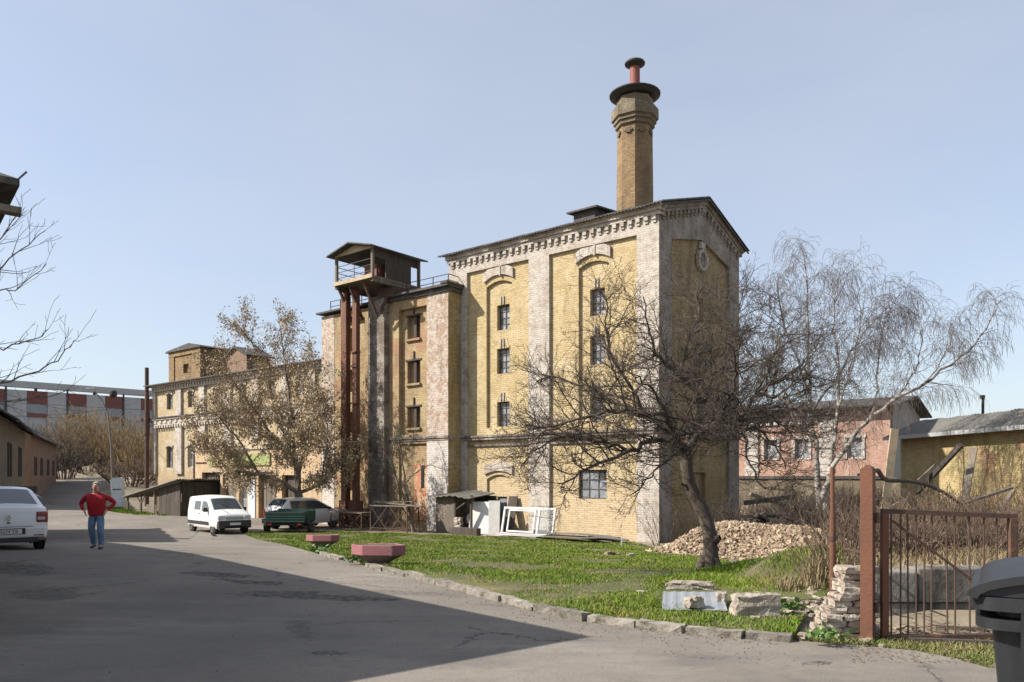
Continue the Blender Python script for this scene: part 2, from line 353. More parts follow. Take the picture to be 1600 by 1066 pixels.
STACKT = BR('weathered_cap_brick', (.20,.16,.11), (.15,.12,.085), (.15,.13,.10), wash=(.30,.25,.18), wash_lo=.52, wash_hi=.66)
ROOFD = M('dark_roofing', (.036,.033,.03), (.065,.058,.052), 1.5, .8, .3, 20, (.14,.12,.10), 4)
SLATE = M('grey_corrugated_roofing', (.155,.146,.13), (.105,.098,.087), 1.2, .85, .3, 20, (.16,.15,.12), 2.5)
WOODG = M('grey_weathered_wood', (.17,.14,.105), (.11,.09,.07), 2.5, .9, .4, 30, (.24,.20,.15), 6, vert=.15)
WOODD = M('dark_weathered_wood', (.075,.058,.045), (.045,.036,.03), 2.5, .9, .4, 30, (.12,.095,.075), 6, vert=.15)
WOODP = M('pale_weathered_wood', (.42,.33,.215), (.32,.25,.16), 2.5, .85, .3, 30, (.2,.15,.1), 6)
RUST = M('rusted_steel', (.145,.058,.030), (.095,.040,.024), 2.2, .8, .3, 30, (.20,.10,.05), 3, vert=.4)
RUSTD = M('dark_rusted_steel', (.085,.045,.030), (.055,.034,.026), 2.5, .8, .3, 30, (.16,.075,.04), 3)
IRON = M('black_iron', (.022,.022,.022), (.04,.035,.03), 4, .7, .2, 30)
REDPIPE = M('red_oxide_pipe', (.24,.075,.05), (.17,.055,.04), 3, .7, .15, 30)
FRAME = M('old_brown_window_frame', (.10,.075,.058), (.065,.05,.04), 6, .8)
FRAMEW = M('old_white_window_frame', (.62,.60,.56), (.5,.48,.44), 5, .6)
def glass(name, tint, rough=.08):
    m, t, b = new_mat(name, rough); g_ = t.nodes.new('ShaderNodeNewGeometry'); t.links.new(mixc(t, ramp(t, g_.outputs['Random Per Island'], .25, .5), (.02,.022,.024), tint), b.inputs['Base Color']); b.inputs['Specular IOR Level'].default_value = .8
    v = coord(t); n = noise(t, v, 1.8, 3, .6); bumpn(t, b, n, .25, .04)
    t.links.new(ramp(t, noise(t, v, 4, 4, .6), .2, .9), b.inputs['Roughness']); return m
GLS = glass('sky_tinted_window_glass', (.20,.215,.235))  # pale tint paints the hazy sky's reflection into the pane colour
DARK = M('dark_interior', (.012,.011,.010), rough=.95)
PLAST = M('ochre_plaster', (.44,.32,.19), (.36,.25,.15), 1.2, .9, .4, 18, (.50,.42,.30), 2)
OLIVE = M('peeling_green_board', (.20,.25,.075), (.27,.29,.11), 3, .8, .2, 20, (.33,.30,.2), 4)

# ------------------------------------------------------------------ the brick factory (one local frame: x right along the front, y back, z up)
RZ = math.atan2(-.63, .777)
def fthing(name, label, cat, x, y, z, group=None):
    X, Y = fc(x, y); o = thing(name, label, cat, (X, Y, z), RZ, group); OFF[o] = Vector((-x, -y, -z)); return o
FRONT = lambda a, d, z: (a, d, z)
GABLE = lambda a, d, z: (-d, a, z)
def slab(mb, a0, a1, z0, z1, d0, d1, holes=(), fn=FRONT):
    """wall slab with rectangular openings and their reveals"""
    A = sorted(set([a0, a1] + [min(a1, max(a0, h[i])) for h in holes for i in (0,1)])); Z = sorted(set([z0, z1] + [min(z1, max(z0, h[i])) for h in holes for i in (2,3)]))
    solid = lambda i, j: 0 <= i < len(A)-1 and 0 <= j < len(Z)-1 and not any(h[0]-1e-6 <= A[i] and A[i+1] <= h[1]+1e-6 and h[2]-1e-6 <= Z[j] and Z[j+1] <= h[3]+1e-6 for h in holes)
    for i in range(len(A)-1):
        for j in range(len(Z)-1):
            if not solid(i, j): continue
            p, q, r, s_ = A[i], A[i+1], Z[j], Z[j+1]
            mb.add([fn(p,d0,r), fn(q,d0,r), fn(q,d0,s_), fn(p,d0,s_)], [(0,1,2,3)])
            for di, dj, e in ((-1,0,((p,r),(p,s_))), (1,0,((q,r),(q,s_))), (0,-1,((p,r),(q,r))), (0,1,((p,s_),(q,s_)))):
                if not solid(i+di, j+dj):
                    (u, v), (u2, v2) = e; mb.add([fn(u,d0,v), fn(u2,d0,v2), fn(u2,d1,v2), fn(u,d1,v)], [(0,1,2,3)])
def fbox(mb, a0, a1, d0, d1, z0, z1, fn=FRONT):
    p, q = fn(a0,d0,z0), fn(a1,d1,z1)
    mb.box(min(p[0],q[0]), max(p[0],q[0]), min(p[1],q[1]), max(p[1],q[1]), z0, z1)
def arch(mb, a0, a1, z, rise, th, d0, d1, fn=FRONT, ext=.12, n=10):
    """segmental brow: a curved band of brick over an opening"""
    lo = []; hi = []
    for i in range(n+1):
        u = i/n; a = a0 - ext + (a1-a0+2*ext)*u; c = 1-(2*u-1)**2
        lo.append((a, z + rise*c)); hi.append((a, z + rise*c + th))
    poly = lo + hi[::-1]
    mb.prism(poly, lambda p: fn(p[0], d0, p[1]), lambda p: fn(p[0], d1, p[1]))
def lunette(mb, a0, a1, z, rise, d0, d1, fn=FRONT, n=10):
    """filling between a flat head and the arch above it"""
    poly = [(a0 + (a1-a0)*i/n, z + rise*(1-(2*i/n-1)**2)) for i in range(n+1)] + [(a1, z+rise+.02), (a0, z+rise+.02)]
    mb.prism(poly, lambda p: fn(p[0], d0, p[1]), lambda p: fn(p[0], d1, p[1]))
def window(parent, a, z0, z1, wd, d, cols=2, rows=3, fn=FRONT, mat_=None, gm=None, bars=.035, curtain=None):
    """old casement in its opening: frame with glazing bars > pane"""
    mb = MB(); x0, x1 = a-wd/2, a+wd/2; t = .055
    fbox(mb, x0, x1, d, d+.07, z0, z0+t, fn); fbox(mb, x0, x1, d, d+.07, z1-t, z1, fn)
    fbox(mb, x0, x0+t, d, d+.07, z0+t, z1-t, fn); fbox(mb, x1-t, x1, d, d+.07, z0+t, z1-t, fn)
    for i in range(1, cols):
        c = x0 + wd*i/cols; fbox(mb, c-bars/2, c+bars/2, d+.01, d+.06, z0+t, z1-t, fn)
    for j in range(1, rows):
        c = z0 + (z1-z0)*j/rows; fbox(mb, x0+t, x1-t, d+.013, d+.057, c-bars/2, c+bars/2, fn)
    wo = mb.build('window', mat_ or FRAME, parent)
    g = MB(); 
    for i in range(cols):
        for j in range(rows):
            e = [random.uniform(-.012,.012) for _ in range(4)]
            p0, p1 = x0 + wd*i/cols, x0 + wd*(i+1)/cols; q0, q1 = z0+(z1-z0)*j/rows, z0+(z1-z0)*(j+1)/rows
            g.add([fn(p0, d+.045+e[0], q0), fn(p1, d+.045+e[1], q0), fn(p1, d+.045+e[2], q1), fn(p0, d+.045+e[3], q1)], [(0,1,2,3)])
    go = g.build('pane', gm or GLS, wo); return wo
def corr_roof(mb, a0, a1, e0, e1, th=.05, pitch=.17, amp=.03, fn=lambda a, s, z: (a, s, z), wob=.02):
    """corrugated sheet slope from eave (s,z)=e0 to ridge e1"""
    n = int((a1-a0)/pitch*4); vs = []; m = 6
    for i in range(n+1):
        a = a0 + (a1-a0)*i/n; h = amp*math.sin(2*math.pi*(a-a0)/pitch); off = wob*math.sin(a*2.3)+wob*math.sin(a*5.1+1)
        for k in (0, 1):
            s_, z = e0 if k == 0 else e1
            vs.append(fn(a, s_ + (off*2 if k == 0 else 0), z+h+off)); vs.append(fn(a, s_ + (off*2 if k == 0 else 0), z+h+off-th))
    fs = []
    for i in range(n):
        b = i*4; c = b+4
        fs += [(b, c, c+2, b+2), (b+1, b+3, c+3, c+1), (b, b+1, c+1, c), (b+2, c+2, c+3, b+3)]
    fs += [(0,2,3,1), (n*4, n*4+1, n*4+3, n*4+2)]
    mb.add(vs, fs)

# ---- the tall malt house
ZB = -3.0; WD = 8.5; L = 12.35
mh = fthing('malt_house', 'tall yellow brick factory block with white pilasters, gabled end and octagonal chimney', 'building', 0, 0, -2.85)
PA, PB = (-5.82, -1.09), (-11.1, -7.05); NA, NB = (-4.24, -2.59), (-9.88, -8.2)
wa = [(-3.70,-2.90,8.60,7.37), (-3.70,-2.90,6.46,5.13), (-3.70,-2.90,3.72,2.50)]
wb = [(-9.30,-8.48,8.64,7.38), (-9.30,-8.48,6.45,5.18), (-9.30,-8.48,3.77,2.52)]
hol = [(w_[0], w_[1], w_[3], w_[2]) for w_ in wa + wb]
bigw = (-4.24,-2.72,-1.02,.32); dnb = (-9.85,-8.25,-2.9,.10)
mb = MB()
slab(mb, -12.2, -.3, 2.0, 11.2, .30, .62, hol)                                  # back of the niches
for P_, N_ in ((PA, NA), (PB, NB)): slab(mb, P_[0]-.05, P_[1]+.05, 2.02, 10.6, .15, .31, [(N_[0], N_[1], 2.47, 9.85)])
slab(mb, -12.2, -.3, ZB, 2.02, .15, .42, [bigw, dnb])
mb.box(-12.25, -.66, .70, WD-.2, ZB, 11.5)                                       # body behind the front skin
for N_ in (NA, NB): lunette(mb, N_[0], N_[1], 9.62, .22, .155, .305)
lunette(mb, dnb[0], dnb[1], -.12, .22, .155, .40)
slab(mb, dnb[0], dnb[1], ZB, .10, .26, .5, [(-9.25,-8.6,-2.9,-1.0)])
wall = mb.build('wall', YEL, mh)
mb = MB()                                                                         # gable end, a duller brick
slabg = lambda a0, a1, z0, z1, d0, d1, holes=(): slab(mb, a0, a1, z0, z1, d0, d1, holes, GABLE)
gh = [(3.85,4.6,7.3,8.45), (3.85,4.6,5.1,6.3), (3.85,4.6,2.55,3.7), (3.5,4.9,-2.9,.2)]
slabg(1.1, 7.4, ZB, 10.3, .15, .5, gh)
mb.prism([(1.1,10.3),(7.4,10.3),(7.4,11.6),(4.24,12.8),(1.1,11.8)], lambda p: GABLE(p[0], .15, p[1]), lambda p: GABLE(p[0], .6, p[1]))
for h in gh[:3]: mb.add([GABLE(h[0],.42,h[2]), GABLE(h[1],.42,h[2]), GABLE(h[1],.42,h[3]), GABLE(h[0],.42,h[3])], [(0,1,2,3)])
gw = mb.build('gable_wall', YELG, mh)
mb = MB(); h = gh[0]; slab(mb, h[0], h[1], h[2], h[3], .33, .41, (), GABLE); mb.build('brick_infill', ANX, mh); mb = MB(); h = gh[3]; slab(mb, h[0], h[1], h[2], h[3], .33, .41, (), GABLE)
mb.build('brick_infill', ANX, mh)
mb = MB()                                                                         # white skeleton of the front
for a0, a1 in ((-1.09,-.002), (-7.05,-5.82), (-L,-11.1)): slab(mb, a0, a1, ZB, 10.54, 0, .2)
slab(mb, -L, -.002, 10.54, 11.62, 0, .2)
for N_ in (NA, NB): arch(mb, N_[0], N_[1], 9.85, .28, .48, .04, .2)
arch(mb, dnb[0], dnb[1], .10, .2, .45, .05, .2)
for a in (-3.3, -8.9):                                                            # key blocks
    mb.box(a-.04, a+.04, .0, .1, 10.05, 10.62)
    for z in (8.62, 6.48, 3.78): mb.box(a-.16, a-.10, .24, .32, z+.03, z+.45); mb.box(a+.02, a+.08, .24, .32, z+.03, z+.45)
mb.build('pilasters', WHT, mh)
mb = MB()
roofl = lambda s_: 11.62 + min(s_, WD-s_)*(1.32/4.25) if s_ > 0 else 11.62
for a0, a1 in ((0.002,1.17), (7.3,WD)):
    mb.prism([(a0,ZB),(a1,ZB),(a1,roofl(a1)),(a0,roofl(a0))], lambda p: GABLE(p[0], 0, p[1]), lambda p: GABLE(p[0], .16, p[1]))
mb.prism([(1.17,10.44),(3.7,11.0),(3.7,10.75),(3.85,10.5),(4.24,10.4),(4.63,10.5),(4.78,10.75),(4.78,11.0),(7.3,10.44),(7.3,roofl(7.3)),(4.25,roofl(4.25)),(1.17,roofl(1.17))][:2]+[(4.24,11.1),(7.3,10.44),(7.3,roofl(7.3)),(4.25,roofl(4.25)),(1.17,roofl(1.17))], lambda p: GABLE(p[0], 0, p[1]), lambda p: GABLE(p[0], .16, p[1]))
mb.build('gable_pilasters', GREYB, mh)
mb = MB()                                                                         # string course and cornice with its hanging brick teeth
mb.box(-L-.05, .12, -.10, .2, 2.0, 2.10); mb.box(-L-.05, .07, -.05, .2, 1.86, 1.998); mb.box(-.2, .12, .202, WD+.05, 2.0, 2.10); mb.box(-.2, .07, .202, WD+.03, 1.86, 1.998)
for a0, a1 in (PA, PB): mb.box(a0, a1, .05, .2, 1.55, 1.64)
mb.build('string_course', SOOT, mh)
mb = MB(); mb.box(-L-.06, .12, -.12, .2, 11.2, 11.36); mb.box(-L-.1, .18, -.2, .2, 11.362, 11.54); mb.box(-L-.14, .24, -.27, .2, 11.542, 11.66)
for i in range(31):
    a = -L + .2 + i*.395; mb.box(a, a+.2, -.115, .1, 11.03, 11.198); mb.box(a+.03, a+.17, -.06, .1, 10.9, 11.028)
mb.build('cornice', WHT, mh)
mb = MB(); sl = math.atan2(1.32, 4.25)
for sgn in (0, 1):
    f = (lambda s_: s_) if sgn == 0 else (lambda s_: WD - s_)
    for d1, dz0, dz1 in ((.12,-.34,-.20),(.19,-.198,-.06),(.26,-.058,.04)):
        poly = [(f(-.1), 11.62-.03+dz0), (f(4.25), 12.94+dz0), (f(4.25), 12.94+dz1), (f(-.1), 11.62-.03+dz1)]
        mb.prism(poly, lambda p: GABLE(p[0], -d1, p[1]), lambda p: GABLE(p[0], .1, p[1]))
    for i in range(11):
        s_ = .2 + i*.385; z = roofl(s_) - .34; q = f(s_) if sgn == 0 else f(s_) - .2
        fbox(mb, q, q+.2, -.11, .1, z-.16, z+.03, GABLE); fbox(mb, q+.03, q+.17, -.06, .1, z-.28, z-.162, GABLE)
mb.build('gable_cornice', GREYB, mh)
mb = MB(); n = 20                                                                 # oculus
for r0, r1, d0, d1 in ((.36,.52,-.06,.1),):
    for i in range(n):
        a, b = 2*math.pi*i/n, 2*math.pi*(i+1)/n
        poly = [(4.24+r0*math.cos(a), 10.15+r0*math.sin(a)), (4.24+r1*math.cos(a), 10.15+r1*math.sin(a)), (4.24+r1*math.cos(b), 10.15+r1*math.sin(b)), (4.24+r0*math.cos(b), 10.15+r0*math.sin(b))]
        mb.prism(poly, lambda p: GABLE(p[0], d0, p[1]), lambda p: GABLE(p[0], d1, p[1]))
fbox(mb, 4.04, 4.44, -.05, .1, 10.68, 11.0, GABLE)
oc = mb.build('oculus', WHT, mh)
mb = MB(); mb.prism([(4.24+.37*math.cos(2*math.pi*i/n), 10.15+.37*math.sin(2*math.pi*i/n)) for i in range(n)], lambda p: GABLE(p[0], .04, p[1]), lambda p: GABLE(p[0], .12, p[1]))
mb.build('blind_disc', GREYB, oc)
for w_ in wa + wb: window(mh, (w_[0]+w_[1])/2, w_[3], w_[2], w_[1]-w_[0], .50, 2, 4)
window(mh, -3.48, -1.02, .32, 1.52, .26, 3, 3)
for h in gh[1:3]: window(mh, 4.22, h[2], h[3], .75, .3, 2, 3, GABLE)
mb = MB(); mb.box(-9.22,-8.63,.36,.42,-2.9,-1.03)
mb.build('door', M('faded_blue_door', (.22,.25,.26), (.15,.17,.18), 3, .7), mh)
mb = MB()
corr_roof(mb, -L-.45, .38, (-.42, 11.60), (4.25, 13.05)); corr_roof(mb, -L-.45, .38, (WD+.42, 11.60), (4.25, 13.05))
mb.prism([(-.40,11.50),(4.25,12.97),(WD+.40,11.50),(WD+.40,11.44),(4.25,12.88),(-.40,11.44)], lambda p: (.30,p[0],p[1]), lambda p: (.36,p[0],p[1]))
roof = mb.build('roof', ROOFD, mh)
mb = MB(); mb.prism([(1.0,11.9),(1.0,12.62),(2.7,12.72),(2.7,11.9)], lambda p: (-5.1,p[0],p[1]), lambda p: (-3.9,p[0],p[1])); mb.prism([(.75,12.55),(2.75,12.76),(2.75,12.84),(.75,12.63)], lambda p: (-5.35,p[0],p[1]), lambda p: (-3.65,p[0],p[1]))
mb.build('roof_hatch', ROOFD, roof)
cc = (-3.63, 4.24)                                                                # octagonal stack
mb = MB(); ph = R(22.5) + R(8)
mb.lathe((cc[0],cc[1],0), [(.92,11.8),(.90,14.5),(.865,17.45)], 8, ph)
ch = mb.build('chimney', STACKB, mh)
mb = MB(); mb.lathe((cc[0],cc[1],0), [(.90,17.30),(.98,17.34),(.98,17.5),(1.07,17.55),(1.07,17.68),(1.17,17.74),(1.17,18.25),(1.02,18.33),(.90,18.36),(.90,18.75),(.80,18.82)], 8, ph)
for i in range(8):
    a = ph + R(22.5) + i*R(45); mb.obox((cc[0]+.86*math.cos(a), cc[1]+.86*math.sin(a), 17.0), .06, .22, .26, (0,0,a)); mb.obox((cc[0]+.845*math.cos(a), cc[1]+.845*math.sin(a), 17.0), .06, .4, .1, (0,0,a))
mb.build('chimney_cap', STACKT, ch)
mb = MB(); mb.lathe((cc[0],cc[1],0), [(1.02,18.84),(1.26,18.98),(1.27,19.03),(1.2,19.07),(.5,19.2)], 28)
mb.build('rain_collar', IRON, ch)
mb = MB(); mb.lathe((cc[0],cc[1],0), [(.255,19.1),(.25,20.52)], 18); mb.build('flue', REDPIPE, ch, smooth=False)
mb = MB(); mb.lathe((cc[0],cc[1],0), [(.28,20.42),(.5,20.56),(.51,20.62),(.46,20.68),(.1,20.74)], 24); mb.build('flue_hood', IRON, ch)
mb = MB(); mb.tube([(-11.75,-.07,9.5),(-11.75,-.07,-2.4)], [.06,.06], 8)
mb.build('drainpipe', M('zinc_pipe', (.30,.29,.27), (.22,.2,.18), 3, .6), mh)

# ---- the four-storey annexe in front of its left end
ax = fthing('brick_annexe', 'four storey ochre and pink brick annexe with blocked windows and flat dark roof', 'building', -16.7, -1.07, -2.85)
AF = -.94
mb = MB()
wr = [(-14.8,-13.8,7.40,8.62), (-14.8,-13.8,5.0,6.22), (-14.8,-13.8,2.62,3.75), (-13.95,-13.5,-1.7,-.2)]
wl = [(-19.7,-18.8,7.2,8.6), (-19.7,-18.8,4.9,6.2), (-19.7,-18.8,2.55,3.75), (-19.6,-18.9,-.8,.7), (-19.5,-18.7,-2.6,-1.7)]
slab(mb, -15.5, -13.05, 2.1, 9.15, AF+.25, AF+.6, wr[:3]); slab(mb, -15.5, -13.05, ZB, 2.1, AF+.12, AF+.6, wr[3:])
slab(mb, -16.0, -13.05, ZB, 9.62, AF, AF+.3, [(-15.2,-13.05,2.25,9.0), (-15.2,-13.05,ZB,1.75)])
slab(mb, -20.7, -17.3, ZB, 9.3, AF+.25, AF+.6, wl); slab(mb, -20.7, -17.3, ZB, 9.5, AF, AF+.3, [(-20.0,-18.0,2.3,9.0),(-20.0,-18.0,-2.7,1.8)])
mb.box(-21.85, -11.9, AF+.7, 6, ZB, 9.5)
for h in wr[:3] + wl[:4]: mb.add([(h[0],AF+.52,h[2]),(h[1],AF+.52,h[2]),(h[1],AF+.52,h[3]),(h[0],AF+.52,h[3])], [(0,1,2,3)])
for h in wr[:3]: mb.box(h[0]-.06, h[1]+.06, AF+.12, AF+.3, h[2]-.12, h[2]-.002)
mb.build('wall', ANX, ax)
mb = MB(); slab(mb, -13.05, -11.502, ZB, 9.62, AF-.02, AF+.4); mb.build('pilaster', PINK, ax); mb = MB(); slab(mb, -21.9, -20.7, ZB, 9.5, AF-.02, AF+.4); mb.build('pilaster', PINK, ax)
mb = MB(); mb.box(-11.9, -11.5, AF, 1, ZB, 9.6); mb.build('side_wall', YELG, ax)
mb = MB(); slab(mb, -17.3, -16.0, ZB, 9.9, AF-.35, AF+.5); mb.build('sooty_shaft', SOOT, ax)
for h in wr[:3]:
    mb = MB(); mb.box(-14.33, -14.15, AF+.3, AF+.5, h[2], h[3]); mb.box(h[0]-.1, h[1]+.1, AF+.2, AF+.36, h[3], h[3]+.09); mb.box(-14.3,-14.22,AF+.18,AF+.26,h[3]+.09,h[3]+.5); mb.build('window_post', WOODD, ax)
mb = MB(); mb.box(-16.0, -11.45, AF-.1, AF+.4, 2.0, 2.12); mb.box(-16.0, -11.47, AF-.05, AF+.4, 1.88, 1.998); mb.build('string_course', SOOT, ax)
mb = MB(); mb.box(-14.1, -13.06, AF+.085, AF+.13, -2.3, .7); mb.box(-13.45,-13.05,AF+.06,AF+.084,-2.2,.4)
mb.build('orange_patch', M('orange_paint_remains', (.44,.16,.075), (.38,.19,.11), 1.6, .9, .4, 20, (.46,.34,.22), 1.8, lo3=.5, hi3=.6), ax)
mb = MB(); mb.box(-13.55, -13.3, AF+.05, AF+.084, -.6, .6); mb.build('slit', DARK, ax)
mb = MB(); mb.box(-22.1, -16.6, AF-.3, 6, 9.62, 9.72); mb.box(-16.598, -11.3, AF-.3, 6, 9.72, 9.84); mb.box(-11.75,-11.28,AF-.34,2,9.842,9.95)
mb.box(-16.4, -11.4, AF-.12, 5.9, 9.5, 9.718)
mb.build('roof', ROOFD, ax)
mb = MB()
def rail(pts, posts, hgt):
    for a, b in zip(pts[:-1], pts[1:]):
        for k in (.5, 1.0): mb.bar((a[0],a[1],a[2]+hgt*k), (b[0],b[1],b[2]+hgt*k), .035)
    for p in posts: mb.bar((p[0],p[1],p[2]-.1), (p[0],p[1],p[2]+hgt), .04)
rail([(-21.2,AF+.1,9.72),(-17.5,AF+.1,9.72)], [(-21.2,AF+.1,9.72),(-20.3,AF+.1,9.72),(-19.4,AF+.1,9.72),(-18.4,AF+.1,9.72)], .62)
mb.build('roof_railing', IRON, ax); mb = MB()
rail([(-14.8,AF+.2,9.84),(-11.7,AF+.2,9.84),(-11.7,1.5,9.84)], [(-14.8,AF+.2,9.84),(-13.8,AF+.2,9.84),(-12.8,AF+.2,9.84),(-11.7,AF+.2,9.84),(-11.7,1.5,9.84)], .6)
mb.build('roof_railing', IRON, ax)
mb = MB(); random.seed(3)                                                         # broken brick foot of the left bay
for i in range(60):
    a = random.uniform(-20.6,-17.4); z = -2.9 + random.random()**2*1.3; mb.rock((a, AF-.12-random.random()*.35*(1-(z+2.9)/1.5), z), .3, .3, .14, random.uniform(-.2,.2), .2)
mb.box(-20.4,-17.6,AF-.35,AF+.1,ZB,-2.2)
mb.build('ruined_plinth', ANX, ax)

# ---- hoist cabin on its rusted steel legs
hc = fthing('hoist_cabin', 'open wooden hoist cabin with low gabled roof on two tall rusted steel legs', 'hoist tower', -16.9, -2.0, -2.3)
x0, x1, y0, y1, zf, ze = -18.4, -15.42, -2.6, .75, 10.6, 12.05
mb = MB(); mb.box(x0-.1, x1+.1, y0-.1, y1+.1, zf-.12, zf); 
for x in (x0, x1): mb.box(x-.08, x+.08, y0-.05, y1, zf-.3, zf-.122)
fm = MB(); fm.box(x0-.12, x1+.12, y0-.16, y0-.102, zf-.14, zf+.06); fm.build('fascia', WOODP, hc)
mb.build('floor', WOODG, hc)
for x, y in ((x0,y0),(x1,y0),(x1,y1+.0),(x0,y1)): mb = MB(); mb.box(x-.07, x+.07, y-.07, y+.07, zf, ze); mb.build('post', WOODG, hc)
mb = MB()
xm = (x0+x1)/2; rz_ = ze+.42
for xa, za, xb, zb_ in ((x0-.35, ze-.02, xm, rz_), (xm, rz_, x1+.35, ze-.02)):
    mb.prism([(xa,za),(xb,zb_),(xb,zb_+.07),(xa,za+.07)], lambda p: (p[0], y0-.45, p[1]), lambda p: (p[0], y1+.4, p[1]))
mb.build('roof', ROOFD, hc)
mb = MB(); mb.prism([(x0-.1,ze),(x1+.1,ze),(x1+.1,ze+.05),(xm,rz_-.03),(x0-.1,ze+.05)], lambda p: (p[0], y0-.06, p[1]), lambda p: (p[0], y0, p[1]))
mb.build('gable_boards', WOODP, hc)
mb = MB(); mb.box(x1-.04, x1+.04, y0+.9, y1-.62, zf, ze); mb.box(x0+.9, x1-.75, y1-.72, y1-.66, zf, ze); 
mb.box(x1+.005,x1+.05,y0+.08,y1-.08,ze-.45,ze); 
for i in range(4): mb.box(x1+.045, x1+.075, y0+.1, y1-.1, zf+.02+i*.16, zf+.14+i*.16) if False else None
mb.build('boarding', WOODD, hc)
mb = MB(); mb.box(x0+1.5, x1-.5, y0+.7, y0+1.9, zf+.05, zf+.85); mb.cyl((x0+1.4,y0+1.2,zf+.5),(x1-.4,y0+1.2,zf+.5),.42,n=14); mb.build('winch', M('red_winch', (.16,.05,.04), (.09,.035,.03), 3, .7), hc)
mb = MB()
for k in (.28,.6,.92): mb.bar((x0,y0,zf+k),(x1,y0,zf+k),.03); mb.bar((x0,y0,zf+k),(x0,y1,zf+k),.03)
mb.bar((xm,y0,zf),(xm,y0,zf+.92),.03)
mb.build('railing', IRON, hc)
for a, wd in ((-18.32,.36),(-17.5,.34)):
    mb = MB(); mb.box(a-wd/2, a+wd/2, -2.12, -1.85, -1.3, zf-.3); mb.box(a-wd/2-.04,a+wd/2+.04,-2.2,-2.122,-1.3,zf-.5) if a < -18 else mb.box(a-wd/2-.05,a+wd/2+.05,-2.17,-2.121,6,6.12)
    for z in (1.2,4.0,6.8): mb.box(a-wd/2-.03, a+wd/2+.03, -2.215, -1.83, z, z+.07)
    mb.box(a-wd/2-.1, a+wd/2+.1, -2.3, -1.7, -3.0, -1.302)
    mb.build('leg', RUST, hc)
mb = MB()
for a in (-18.3,-17.4,-16.2): mb.bar((a,-1.6,8.7),(a,y0+.1,zf-.3),.12); mb.bar((a,-1.55,zf-.4),(a,y0+.1,zf-.32),.12)
mb.bar((-16.2,-1.5,8.9),(-15.5,-1.0,zf-.2),.12); mb.box(-16.5,-15.3,-1.3,.6,9.75,zf-.3)
mb.build('brackets', RUSTD, hc)

# ---- the long low wing on the left
wg = fthing('factory_wing', 'long two storey yellow brick wing with white pilasters, rows of arched windows and toothed cornice', 'building', -33, 0, -2.6)
wx = [-42.3,-39.1,-35.6,-32.2,-28.8,-25.6,-22.9]
hu = [(x-.45, x+.45, 5.2, 6.42) for x in wx]; hl = [(x-.5, x+.5, .7, 2.35) for x in wx[:3]]
mb = MB(); slab(mb, -44.6, -21.92, ZB, 7.0, .18, .5, hu + hl + [(-35,-22.2,-2.95,.5)]); mb.box(-44.7, -21.92, .9, 9, ZB, 7.1)
for h in hu + hl: lunette(mb, h[0], h[1], h[3]-.16, .16, .184, .48)
mb.build('wall', YELW, wg)
mb = MB(); edges = [-44.7] + [(a+b)/2 for a, b in zip(wx[:-1], wx[1:])] + [-22.2]
for i, e in enumerate(edges):
    h_ = .5 if 0 < i else .45; slab(mb, e-h_ if i else e-.0, e+h_, .2 if i < 4 else 2.6, 4.0, 0, .25); slab(mb, e-h_+.1 if i else e, e+h_-.1, 4.6, 6.7, 0, .25)
slab(mb, -44.7, -21.93, 3.95, 4.62, -.02, .25); slab(mb, -44.7, -21.93, 6.66, 7.12, -.02, .25)
for h in hu + hl: arch(mb, h[0], h[1], h[3]-.14, .16, .2, .1, .25, ext=.06)
mb.build('pilasters', WHT, wg)
mb = MB(); mb.box(-44.85,-21.93,-.14,.1,4.42,4.56); mb.box(-44.9,-21.93,-.22,.1,7.0,7.16)
for i in range(58):
    a = -44.6 + i*.39
    mb.box(a, a+.2, -.12, .0, 6.78, 6.998); mb.box(a, a+.2, -.1, 0, 3.8, 4.0)
    if i % 2: mb.box(a-.05, a+.3, -.08, 0, 4.14, 4.38)
mb.build('cornice', WHT, wg)
mb = MB(); mb.box(-44.9,-21.93,-.24,.1,4.562,4.62); mb.build('ledge', ROOFD, wg)
mb = MB(); mb.prism([(-.5,7.17),(4.5,8.1),(9.3,7.17),(9.3,7.07),(4.5,8.0),(-.5,7.09)], lambda p: (-45.2,p[0],p[1]), lambda p: (-21.9,p[0],p[1])); mb.build('roof', ROOFD, wg)
mb = MB(); slab(mb, -43.6,-39.0, 7.3, 9.75, .9, 1.2, [(-41.6,-40.8,8.0,8.7)]); mb.box(-43.6,-39.0,1.3,6.5,7.3,9.75); mb.box(-43.7,-42.9,.82,1.0,7.3,9.75); mb.box(-39.6,-38.95,.82,1.25,7.3,9.75); mb.box(-43.7,-38.9,.8,1.0,9.4,9.76); mb.add([(-41.6,1.15,8),(-40.8,1.15,8),(-40.8,1.15,8.7),(-41.6,1.15,8.7)],[(0,1,2,3)])
rb = mb.build('roof_house', STACKB, wg)
mb = MB(); mb.prism([(-44,9.76),(-38.6,9.76),(-38.7,9.83),(-40.4,10.2),(-43.9,9.86)], lambda p: (p[0],.65,p[1]), lambda p: (p[0],7.0,p[1])); mb.build('roof_house_roof', ROOFD, rb)
mb = MB(); mb.prism([(-37.4,7.6),(-34.6,7.6),(-34.6,8.9),(-36.0,9.5),(-37.4,8.9)], lambda p: (p[0],2,p[1]), lambda p: (p[0],4,p[1])); gb = mb.build('roof_gable', M('red_brick_gable', (.21,.13,.085), (.15,.10,.07), 2, .9, .3), wg)
mb = MB()
for q in ((-37.7,8.8,-36.0,9.55),(-36.0,9.55,-34.3,8.8)): mb.prism([(q[0],q[1]),(q[2],q[3]),(q[2],q[3]+.1),(q[0],q[1]+.1)], lambda p: (p[0],1.8,p[1]), lambda p: (p[0],4.2,p[1]))
mb.build('gable_coping', ROOFD, gb)
for h in hu: window(wg, (h[0]+h[1])/2, h[2], h[3], .9, .36, 2, 4)
